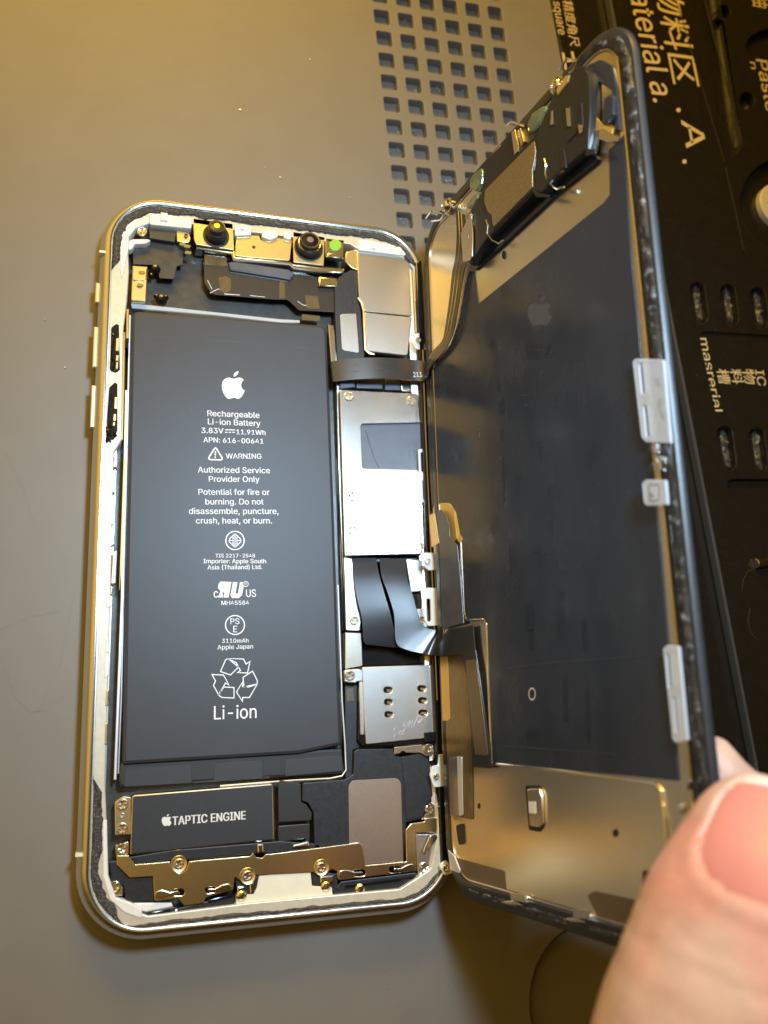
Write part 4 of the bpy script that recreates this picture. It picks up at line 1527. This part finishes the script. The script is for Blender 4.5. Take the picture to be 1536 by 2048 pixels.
for cx_, cy_, a_, b_ in ((958, 1612, 2.6, 6), (1231, 1666, 6, 8), (1008, 510, 5, 10)):
    mb.px('P', circ(cx_, cy_, a_, b_, 16), 0.004, 0.003)
mb.px('P', [(911, 1650, 6), (930, 1645, 6), (932, 1688, 6), (917, 1692, 7)], 0.004, 0.003)
mb.px('P', [(1285, 1740, 5), (1320, 1746), (1320, 1800), (1285, 1786)], 0.004, 0.003)
put('plate_opening', mb, M['dark'], bp)
mb = MB()
stroke(mb, 'P', circ(1008, 510, 5, 10, 20), 0.006, 1.8, True)
stroke(mb, 'P', rnd([(911, 1650, 6), (930, 1645, 6), (932, 1688, 6), (917, 1692, 7)]), 0.006, 1.4, True)
put('opening_rim', mb, M['chrome'], bp)
mb = MB()
mb.px('P', [(1174, 1790, 6), (1190, 1782, 8), (1300, 1806), (1300, 1862), (1200, 1846, 8)], 0.006, 0.004)
mb.px('P', [(900, 1712), (1010, 1742, 6), (1014, 1800), (930, 1778)], 0.004, 0.003)
put('plate_tape', mb, M['tapem'], bp)

# copper flex and window along the hinge edge
mb = MB()
mb.px('P', [(880, 1306), (930, 1310), (940, 1400), (943, 1520), (944, 1640, 4), (896, 1628), (894, 1510), (884, 1500), (882, 1400)], 0.03, 0.02, 0.005)
cf = put('copper_flex', mb, M['flexc'], disp)
mb = MB()
mb.px('P', [(880, 1313), (895, 1313), (900, 1436, 4), (896, 1442, 4), (885, 1441)], 0.036, 0.006, 0.002)
put('amber_film', mb, M['amber'], cf)
mb = MB()
mb.px('P', [(898, 1516), (924, 1513, 3), (927, 1630, 3), (900, 1632)], 0.045, 0.01, 0.003)
wd = put('foil_window', mb, M['back'], cf)
mb = MB()
mb.px('P', [(914, 1513), (923, 1513, 3), (926, 1630, 3), (918, 1632)], 0.05, 0.008, 0.003)
put('window_strip', mb, M['frost'], wd)
# gilt cut-out beside the hinge
mb = MB()
mb.px('P', [(866, 1015), (878, 1008), (896, 1008, 8), (907, 1020, 8), (912, 1060), (914, 1078), (868, 1110)], 0.006, 0.004)
mb.px('P', circ(920, 1078, 5, 7, 14), 0.028, 0.004)
put('gilt_cutout', mb, M['amber'], bp)

# display cable crossing the body, then rising up the panel
mb = MB()
mb.ribbon([(B3(667, 764, 0.36), B3(664, 726, 0.36)), (B3(665, 763, 0.60), B3(661, 726, 0.60)), (B3(672, 763, 0.70), B3(668, 722, 0.70)), (B3(710, 759, 0.80), B3(706, 717, 0.80)), (B3(758, 757, 0.86), B3(754, 715, 0.86)), (B3(800, 759, 0.83), B3(798, 717, 0.83)), (B3(832, 761, 0.80), B3(830, 720, 0.80)), (B3(848, 762, 0.90), B3(850, 722, 0.90)),
           (P3(856, 752, 0.10), P3(862, 716, 0.10))], 0.014, 8)
fd = put('display_cable', mb, M['cable'], phone, 'dark flat cable bridging the body and the display')
mb = MB()
letter(mb, '2134', 'B', (827, 754), (850, 754.5), 0.86, h=10)
put('printed_text', mb, M['ink2'], fd)
mb = MB()
for dy in (0.3, 0.62):
    pts = []
    for x, ya, yb, z in ((676, 721, 763, 0.725), (710, 717, 759, 0.810), (758, 715, 757, 0.870), (800, 717, 759, 0.840)):
        pts.append(B3(x, ya + (yb - ya) * dy, z))
    mb.tube(pts, 0.006, 5)
put('cable_crease', mb, M['sheet2'], fd)
mb = MB()
secs = []
for (xa, ya), (xb, yb), n_ in (((853, 752), (858, 712), 0.08), ((866, 728), (868, 700), 0.10), ((890, 700), (884, 682), 0.12), ((908, 662), (890, 660), 0.13), ((919, 600), (899, 600), 0.13), ((928, 545), (905, 545), 0.13), ((934, 525), (911, 515), 0.14), ((934, 480), (914, 470), 0.15), ((930, 430), (912, 420), 0.15)):
    secs.append(((*pn(xa, ya, n_), n_), (*pn(xb, yb, n_), n_)))
mb.ribbon(secs, 0.02, 6)
fs_ = put('sensor_cable', mb, M['cable'], disp)
mb = MB()
for t in (0.36, 0.68):
    mb.tube([tuple(Vector(a).lerp(Vector(b), t) + Vector((0, 0, 0.012))) for a, b in secs], 0.007, 5)
put('cable_line', mb, M['amber'], fs_)

# lower flexes: from the body across to the panel
mb = MB()
mb.ribbon([(B3(703, 1116, 0.56), B3(752, 1116, 0.56)), (B3(707, 1155, 0.66), B3(759, 1152, 0.66)), (B3(715, 1200, 0.72), B3(770, 1192, 0.72)), (B3(724, 1238, 0.74), B3(780, 1225, 0.74)), (B3(728, 1283, 0.72), B3(789, 1262, 0.72)), (B3(742, 1290, 0.68), B3(800, 1296, 0.68))], 0.014, 8)
put('battery_cable', mb, M['flex'], phone)
mb = MB()
mb.ribbon([(B3(759, 1116, 0.58), B3(811, 1118, 0.58)), (B3(763, 1152, 0.68), B3(815, 1158, 0.68)), (B3(776, 1188, 0.74), B3(827, 1196, 0.74)), (B3(788, 1230, 0.78), B3(838, 1236, 0.78)), (B3(792, 1284, 0.80), B3(850, 1254, 0.80)), (B3(812, 1299, 0.82), B3(858, 1258, 0.82)), (B3(842, 1306, 0.86), B3(874, 1260, 0.86)), (B3(867, 1311, 0.94), B3(882, 1260, 0.94)), (P3(886, 1312, 0.10), P3(900, 1258, 0.10)), (P3(922, 1309, 0.09), P3(928, 1254, 0.09)), (P3(952, 1318, 0.09), P3(946, 1250, 0.09))], 0.014, 8)
put('touch_cable', mb, M['flex'], phone, 'broad dark flat cable bending over to the display')
mb = MB()
mb.px('P', [(922, 1306), (936, 1296), (951, 1300), (960, 1360), (983, 1530), (982, 1537), (944, 1534), (944, 1500), (934, 1360)], 0.09, 0.02, 0.006)
tl = put('touch_flex', mb, M['flex'], disp)
mb = MB()
mb.px('P', [(931, 1320, 3), (952, 1319, 3), (976, 1508, 3), (972, 1511), (950, 1509, 3), (938, 1400)], 0.098, 0.008, 0.002)
put('flex_stiffener', mb, M['tapem'], tl)
mb = MB()
mb.px('P', [(873, 1022, 4), (882, 1018, 6), (892, 1032), (898, 1052), (899, 1072), (908, 1084), (914, 1090), (920, 1150), (927, 1246), (884, 1258), (880, 1120)], 0.09, 0.018, 0.006)
put('grey_flex', mb, mat('grey_flex', (0.075, 0.082, 0.095), 0.34, var=0.15, vscale=5, bump=0.03, bscale=40), disp)
mb = MB()
mb.px('P', [(858, 1030), (868, 1026), (878, 1086), (863, 1094)], 0.10, 0.03, 0.01)
put('steel_tab', mb, M['back'], disp)

# clear hooks along the hinge edge
def hook(q, z, holes=(), name='hinge_clip', m_='clear', h=0.05):
    mb = MB()
    mb.px('B', q, z, h, 0.014, holes=holes)
    return put(name, mb, M[m_], disp2)


disp2 = phone
hook([(844, 1112, 10), (848, 1105, 6), (882, 1105, 4), (884, 1138), (858, 1141, 10), (846, 1130, 8)], 0.90)
hook([(848, 1180, 8), (854, 1175, 6), (892, 1176, 6), (898, 1250, 8), (856, 1252, 8), (849, 1240, 6)], 0.90, [oval(858, 1220, 8, 46, -0.03), oval(883, 1218, 8, 44, -0.03)])
hook([(860, 1550, 6), (864, 1532, 6), (876, 1530), (878, 1508, 5), (890, 1508, 5), (898, 1532), (897, 1572, 4), (868, 1575, 8)], 0.84)
hook([(877, 1730, 8), (893, 1720, 6), (898, 1728), (906, 1746), (890, 1752, 6)], 0.86)
for x, y, z in ((855, 1122, 0.93), (872, 1553, 0.86), (891, 1736, 0.88)):
    screw(x, y, z, s=0.62)
mb = MB()
mb.px('P', [(896, 1700), (908, 1712, 5), (919, 1740, 4), (917, 1746), (900, 1740)], 0.05, 0.03, 0.01)
put('corner_hook', mb, M['clear'], disp)

# hooks on the far edge
def phook(q, n_, m_, holes=(), h=0.05, name='edge_bracket'):
    mb = MB()
    mb.px('P', q, n_, h, 0.015, holes=holes)
    return put(name, mb, M[m_], disp)


b1 = phook([(1264, 722, 6), (1270, 717, 6), (1326, 719, 3), (1341, 887, 3), (1290, 884, 7), (1282, 874, 7)], 0.10, 'frost', [oval(1283, 757, 7, 62, -0.09), oval(1292, 842, 7, 62, -0.09)])
b2 = phook([(1283, 966, 6), (1290, 959, 6), (1330, 960, 4), (1334, 1010, 4), (1293, 1012, 6), (1287, 1006, 5)], 0.16, 'frost')
b3 = phook([(1325, 1297, 6), (1332, 1290, 6), (1356, 1292, 4), (1374, 1482, 5), (1350, 1486, 6), (1344, 1478, 6)], 0.10, 'frost', [oval(1337, 1342, 6, 66, -0.06), oval(1351, 1430, 6, 70, -0.06)])
mb = MB()
stroke(mb, 'P', rnd([(1297, 969, 5), (1318, 969, 5), (1319, 1000, 5), (1299, 1003, 5)]), 0.164, 2.4, True)
mb.px('P', circ(1303, 988, 3, 4, 12), 0.175, 0.02, 0.004)
put('bracket_rivet', mb, M['chrome'], b2)
mb = MB()
for q in ([(1304, 888), (1312, 888), (1314, 906), (1306, 908)], [(1312, 912), (1319, 912), (1322, 940), (1316, 942)], [(1354, 1613, 5), (1362, 1604, 5), (1366, 1620, 5), (1358, 1630, 5)], [(1366, 1630, 4), (1374, 1632, 4), (1372, 1644, 4), (1364, 1640, 4)], [(1366, 1560, 3), (1376, 1562, 3), (1377, 1580), (1368, 1580)]):
    mb.px('P', q, 0.12, 0.08, 0.02)
put('edge_solder', mb, M['chrome'], disp)
mb = MB()
for cx_, cy_ in ((1035, 1798), (1160, 1832)):
    mb.px('P', [(cx_ - 16, cy_ - 12), (cx_ + 14, cy_ - 8), (cx_ + 16, cy_ + 8), (cx_ - 14, cy_ + 3)], 0.10, 0.08, 0.02)
    mb.px('P', [(cx_ - 34, cy_ + 6), (cx_ - 6, cy_ + 2), (cx_ + 14, cy_ + 14), (cx_ - 18, cy_ + 12)], 0.06, 0.05, 0.02)
put('bottom_clip', mb, M['nickel'], disp)
# sprung loops at the top edge
mb = MB()
for q in (((1118, 142), (1136, 118), (1148, 120), (1158, 122), (1150, 140), (1141, 147)), ((852, 437), (867, 420), (884, 428), (890, 430), (880, 440), (866, 442)), ((1014, 250), (1026, 244), (1050, 252))):
    n_ = 0.22
    mb.tube([(*pn(x, y, n_), n_ + 0.03 * (i % 2)) for i, (x, y) in enumerate(q)], 0.022, 6)
put('spring_loop', mb, M['chrome'], disp)
mb = MB()
for x, y in ((1110, 171), (889, 411)):
    mb.cut()
    a = pn(x, y, 0.16)
    mb.lathe((a[0], a[1], 0.12), (0, 0, 1), [(0.14, 0), (0.14, 0.05), (0.11, 0.08), (0.05, 0.09), (0.04, 0.06), (0, 0.06)], 18)
    mb.lathe((a[0], a[1], 0.02), (0, 0, 1), [(0.19, 0), (0.19, 0.06), (0.1, 0.1)], 18)
put('rivet', mb, M['chrome'], disp)

# earpiece and sensor assembly along the top of the panel
NE = 0.24
mb = MB()
mb.px('P', [(921, 470), (928, 462), (935, 430), (946, 410), (968, 376), (1072, 272), (1084, 240), (1106, 188), (1138, 146), (1165, 128, 8), (1178, 150), (1180, 220), (1176, 298, 4), (1106, 356), (1098, 366), (1086, 384, 8), (1068, 384), (984, 466), (968, 484), (940, 530, 3), (924, 522)], NE, 0.22, 0.03)
ear = put('earpiece_assembly', mb, M['satin'], disp)
mb = MB()
mb.px('P', [(966, 376, 2), (1071, 270, 2), (1074, 300), (1068, 340, 6), (1068, 378, 3), (984, 462, 3), (980, 432), (970, 424, 6), (964, 400)], NE + 0.012, 0.02, 0.006)
put('speaker_border', mb, M['gloss'], ear)
mb = MB()
mb.px('P', [(970, 380, 2), (1068, 281, 2), (1071, 304), (1064, 342, 6), (1065, 374, 3), (986, 454, 3), (983, 430), (974, 422, 6), (968, 402)], NE + 0.024, 0.02, 0.006)
put('speaker_foil', mb, M['goldmesh'], ear)
mb = MB()
mb.px('P', [(952, 346), (963, 328), (1000, 292), (1010, 276), (1021, 262), (1060, 240), (1074, 232), (1082, 262), (1072, 272), (968, 378)], NE - 0.03, 0.2, 0.02)
put('sensor_carrier', mb, M['black'], ear)
mb = MB()
# side face below the speaker
mb.px('P', [(946, 527), (984, 466), (1068, 384), (1108, 372), (1190, 306), (1196, 318), (1190, 328), (1110, 392), (1000, 496), (950, 540)], 0.06, 0.06, 0.02)
put('speaker_skirt', mb, M['gloss'], ear)
mb = MB()
for q in ([(1130, 212), (1139, 212), (1141, 254), (1133, 254)], [(1157, 206), (1163, 206), (1166, 246), (1160, 270), (1157, 262)], [(1118, 294), (1128, 300), (1132, 336), (1122, 336)], [(1150, 268), (1134, 286), (1136, 278), (1160, 254)], [(1171, 300), (1190, 296), (1190, 308), (1170, 312)], [(1100, 232), (1104, 218), (1107, 250), (1098, 252)], [(1060, 376), (1076, 386), (1098, 390), (1096, 394), (1072, 394)]):
    mb.px('P', q, NE + 0.02, 0.03, 0.012, r=2)
put('moulded_rib', mb, M['black'], ear)
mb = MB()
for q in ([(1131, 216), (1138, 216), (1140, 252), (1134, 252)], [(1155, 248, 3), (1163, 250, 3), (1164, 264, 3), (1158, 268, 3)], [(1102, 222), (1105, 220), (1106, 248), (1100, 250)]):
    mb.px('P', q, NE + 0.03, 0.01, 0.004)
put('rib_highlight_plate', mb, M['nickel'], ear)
mb = MB()
for pts in (((1088, 318), (1092, 330), (1090, 348), (1096, 366), (1108, 376), (1120, 372)), ((972, 440), (976, 452), (974, 466), (982, 480), (992, 486), (1000, 478))):
    mb.tube([(*pn(x, y, NE), NE - 0.03 * max(0, i - 2)) for i, (x, y) in enumerate(rnd([(a, b, 4) for a, b in pts][0:0] + list(pts)))], 0.018, 6)
put('wire_loop', mb, M['chrome'], ear)
mb = MB()
mb.px('P', [(921, 467, 2), (938, 430), (944, 428), (936, 470), (940, 520), (926, 524, 3)], NE + 0.05, 0.04, 0.012)
put('sensor_bracket', mb, M['nickel'], ear)
mb = MB()
mb.px('P', [(936, 430), (941, 425), (945, 470), (944, 512), (938, 524), (937, 470)], NE + 0.055, 0.03, 0.01)
mb.px('P', [(1022, 264), (1029, 258), (1036, 288), (1036, 302), (1028, 310)], NE + 0.03, 0.06, 0.012)
mb.px('P', [(1036, 260), (1041, 256), (1047, 282), (1042, 292)], NE + 0.03, 0.06, 0.012)
put('bright_strip', mb, M['nickel'], ear)
for q in ([(938, 362), (944, 350), (962, 333), (964, 346), (962, 368), (950, 384), (938, 378)], [(932, 412), (940, 396), (952, 382), (956, 396), (944, 414), (934, 420)], [(1052, 250), (1062, 226), (1080, 214), (1090, 208), (1092, 222), (1082, 244), (1066, 264), (1056, 266)]):
    mb = MB()
    mb.px('P', q, NE + 0.02, 0.14, 0.05, r=4)
    put('light_guide', mb, M['gel'], ear)
mb = MB()
mb.px('P', [(975, 318), (1000, 290), (1005, 296), (980, 324)], 0.12, 0.04, 0.01)
mb.px('P', [(1112, 178), (1120, 168), (1130, 152), (1138, 150), (1134, 164), (1114, 190)], NE + 0.03, 0.03, 0.01)
mb.px('P', [(1178, 246), (1190, 232), (1206, 250), (1226, 256), (1222, 280), (1196, 270), (1180, 258)], 0.10, 0.02, 0.005)
put('amber_flex', mb, M['amber'], disp)
mb = MB()
mb.px('P', [(1190, 262), (1204, 256), (1222, 266), (1236, 272), (1236, 282), (1214, 284), (1192, 276)], 0.13, 0.02, 0.006)
put('bright_foil', mb, M['chrome'], disp)
mb = MB()
mb.px('P', [(1208, 196, 8), (1222, 186, 6), (1226, 196), (1226, 228, 5), (1214, 248, 6), (1204, 244, 4)], 0.12, 0.08, 0.02)
mb.px('P', [(1170, 132, 8), (1200, 118, 10), (1224, 132, 12), (1234, 180), (1238, 260), (1230, 262), (1222, 180), (1190, 160)], 0.05, 0.05, 0.02)
put('sensor_pill', mb, M['sheet'], disp)
mb = MB()
mb.px('P', circ(1185, 176, 4, 5, 14), 0.056, 0.006)
put('plate_pin', mb, M['dark'], disp)

# ------------------------------------------------------------------ the hand holding the display
def loft(mb, path, nseg=128, mats=None, nail=None, crease=None):
    """tapered digit: path of (centre, side radius, front radius); front = towards the camera"""
    C_ = [Vector(p[0]) for p in path]
    crease = crease or []
    def sp(t, arr):
        n = len(arr) - 1
        x = max(0.0, min(n - 1e-6, t * n))
        i = int(x)
        f = x - i
        p0, p1, p2, p3 = arr[max(i - 1, 0)], arr[i], arr[i + 1], arr[min(i + 2, n)]
        return 0.5 * ((2 * p1) + (p2 - p0) * f + (2 * p0 - 5 * p1 + 4 * p2 - p3) * f * f + (3 * p1 - p0 - 3 * p2 + p3) * f ** 3)
    rs = [p[1] for p in path]
    rf = [p[2] for p in path]
    NT = 200
    rings = []
    info = []
    fwd = path[0][3] if len(path[0]) > 3 else (CAM - C_[0]).normalized()
    for k in range(NT + 1):
        t = k / NT
        c = sp(t, C_)
        d = (sp(min(1, t + 0.01), C_) - sp(max(0, t - 0.01), C_)).normalized()
        f = (fwd - d * fwd.dot(d)).normalized()
        s = d.cross(f)
        a, b = sp(t, rs), sp(t, rf)
        row = []
        for j in range(nseg):
            th = 2 * math.pi * j / nseg
            x, y = math.sin(th), math.cos(th)
            n1 = noise.noise(Vector((c.x * 2.0 + x * 1.5, c.y * 2.0 + y * 1.5, c.z * 2.0))) * 0.012
            dd = 0.006 * noise.noise(Vector((c.x * 9 + x * 6, c.y * 9, c.z * 9 + y * 6)))
            for tc_, dp_, wd_ in crease:
                dd -= dp_ * math.exp(-((t - tc_ - 0.012 * math.sin(3 * th) - 0.008 * noise.noise(Vector((x * 4, y * 4, tc_ * 90)))) / wd_) ** 2)
            if nail:
                t0, t1, w = nail
                tt = (t - (t0 + t1) / 2) / ((t1 - t0) / 2)
                ww = (th if th < math.pi else th - 2 * math.pi) / w
                r_ = (abs(tt) ** 3.2 + abs(ww) ** 3.2) ** (1 / 3.2)
                if r_ < 1.0:
                    dd = -0.03 + 0.05 * (1 - r_ ** 8)
                elif r_ < 1.3:
                    dd += 0.022 * math.exp(-((r_ - 1.11) / 0.10) ** 2)
                info.append(r_)
            row.append(c + s * (x * (a + n1 + dd * 0.4)) + f * (y * (b + n1) + dd))
        rings.append(row)
    vs = [p for r_ in rings for p in r_]
    fs, mi = [], []
    for k in range(NT):
        for j in range(nseg):
            j2 = (j + 1) % nseg
            fs.append((k * nseg + j, k * nseg + j2, (k + 1) * nseg + j2, (k + 1) * nseg + j))
            if nail:
                rr = max(info[q] for q in (k * nseg + j, k * nseg + j2, (k + 1) * nseg + j, (k + 1) * nseg + j2))
                tipward = k / NT < nail[0] + (nail[1] - nail[0]) * 0.22
                mi.append((2 if tipward else 1) if rr <= 1.0 else 0)
            else:
                mi.append(0)
    o = len(mb.v)
    mb.v += [tuple(p) for p in vs]
    mb.f += [tuple(i + o for i in q) for q in fs]
    mb.mi += mi
    for kk in (0, NT):
        mb.f.append(tuple(o + kk * nseg + j for j in range(nseg)))
        mb.mi.append(0)


skin = mat('skin', (0.58, 0.38, 0.295), 0.46, var=0.09, vscale=2.2, bump=0.35, bscale=22, sss=0.15, col2=(0.58, 0.27, 0.20), c2scale=0.8, c2lo=0.42, c2hi=0.62, stretch=(1.0, 0.6, 1.0), spec=0.35)
nailm = mat('nail', (0.60, 0.23, 0.19), 0.33, var=0.07, vscale=1.5, sss=0.2, spec=0.35)
nailw = mat('nail_edge', (0.80, 0.66, 0.56), 0.3, sss=0.2)
mb = MB()
tip = [(at(1588, 1592, 10.62), 0.05, 0.05), (at(1586, 1599, 10.60), 0.55, 0.32), (at(1578, 1636, 10.45), 0.98, 0.56), (at(1568, 1720, 10.25), 1.20, 0.78), (at(1550, 1826, 10.05), 1.40, 0.95), (at(1520, 1949, 9.9), 1.48, 1.06), (at(1488, 2094, 9.75), 1.58, 1.16), (at(1445, 2274, 9.7), 1.62, 1.25), (at(1410, 2474, 9.7), 1.7, 1.4), (at(1395, 2714, 9.9), 1.8, 1.5), (at(1410, 2914, 10.3), 1.9, 1.6)]
loft(mb, tip, nail=(0.115, 0.40, 0.80), crease=[(0.47, 0.007, 0.012), (0.51, 0.010, 0.014), (0.56, 0.008, 0.012)])
# index finger behind the panel
fing = [(at(1419, 1478, 12.4), 0.04, 0.04), (at(1424, 1492, 12.4), 0.22, 0.2), (at(1440, 1552, 12.35), 0.44, 0.42), (at(1476, 1640, 12.4), 0.72, 0.62), (at(1530, 1760, 12.4), 0.85, 0.75), (at(1600, 1920, 12.2), 0.95, 0.85), (at(1640, 2200, 11.6), 1.05, 0.95), (at(1560, 2600, 11.0), 1.3, 1.3), (at(1450, 2850, 10.8), 1.6, 1.5)]
loft(mb, fing)
# unseen middle and ring fingers, added behind the glass to shade the mat
for pts in (((5.02, -4.75, 6.1), (5.15, -4.95, 6.1), (5.6, -5.35, 6.15), (6.6, -6.1, 6.2), (8.3, -7.0, 6.3), (10.5, -8.2, 6.6), (12.5, -9.6, 7.4)),
            ((5.0, -6.0, 4.3), (5.12, -6.1, 4.3), (5.6, -6.4, 4.35), (6.8, -7.0, 4.5), (8.6, -7.8, 5.0), (10.6, -8.7, 5.9), (12.5, -9.9, 7.2))):
    loft(mb, [(Vector(p), r_, r_ * 0.94) for p, r_ in zip(pts, (0.06, 0.45, 0.72, 0.82, 0.88, 0.95, 1.3))], nseg=48)
hand = put('person', mb, [skin, nailm, nailw])
hand['label'] = 'bare hand whose thumb and fingertip hold the raised display panel by its far corner'
hand['category'] = 'person'
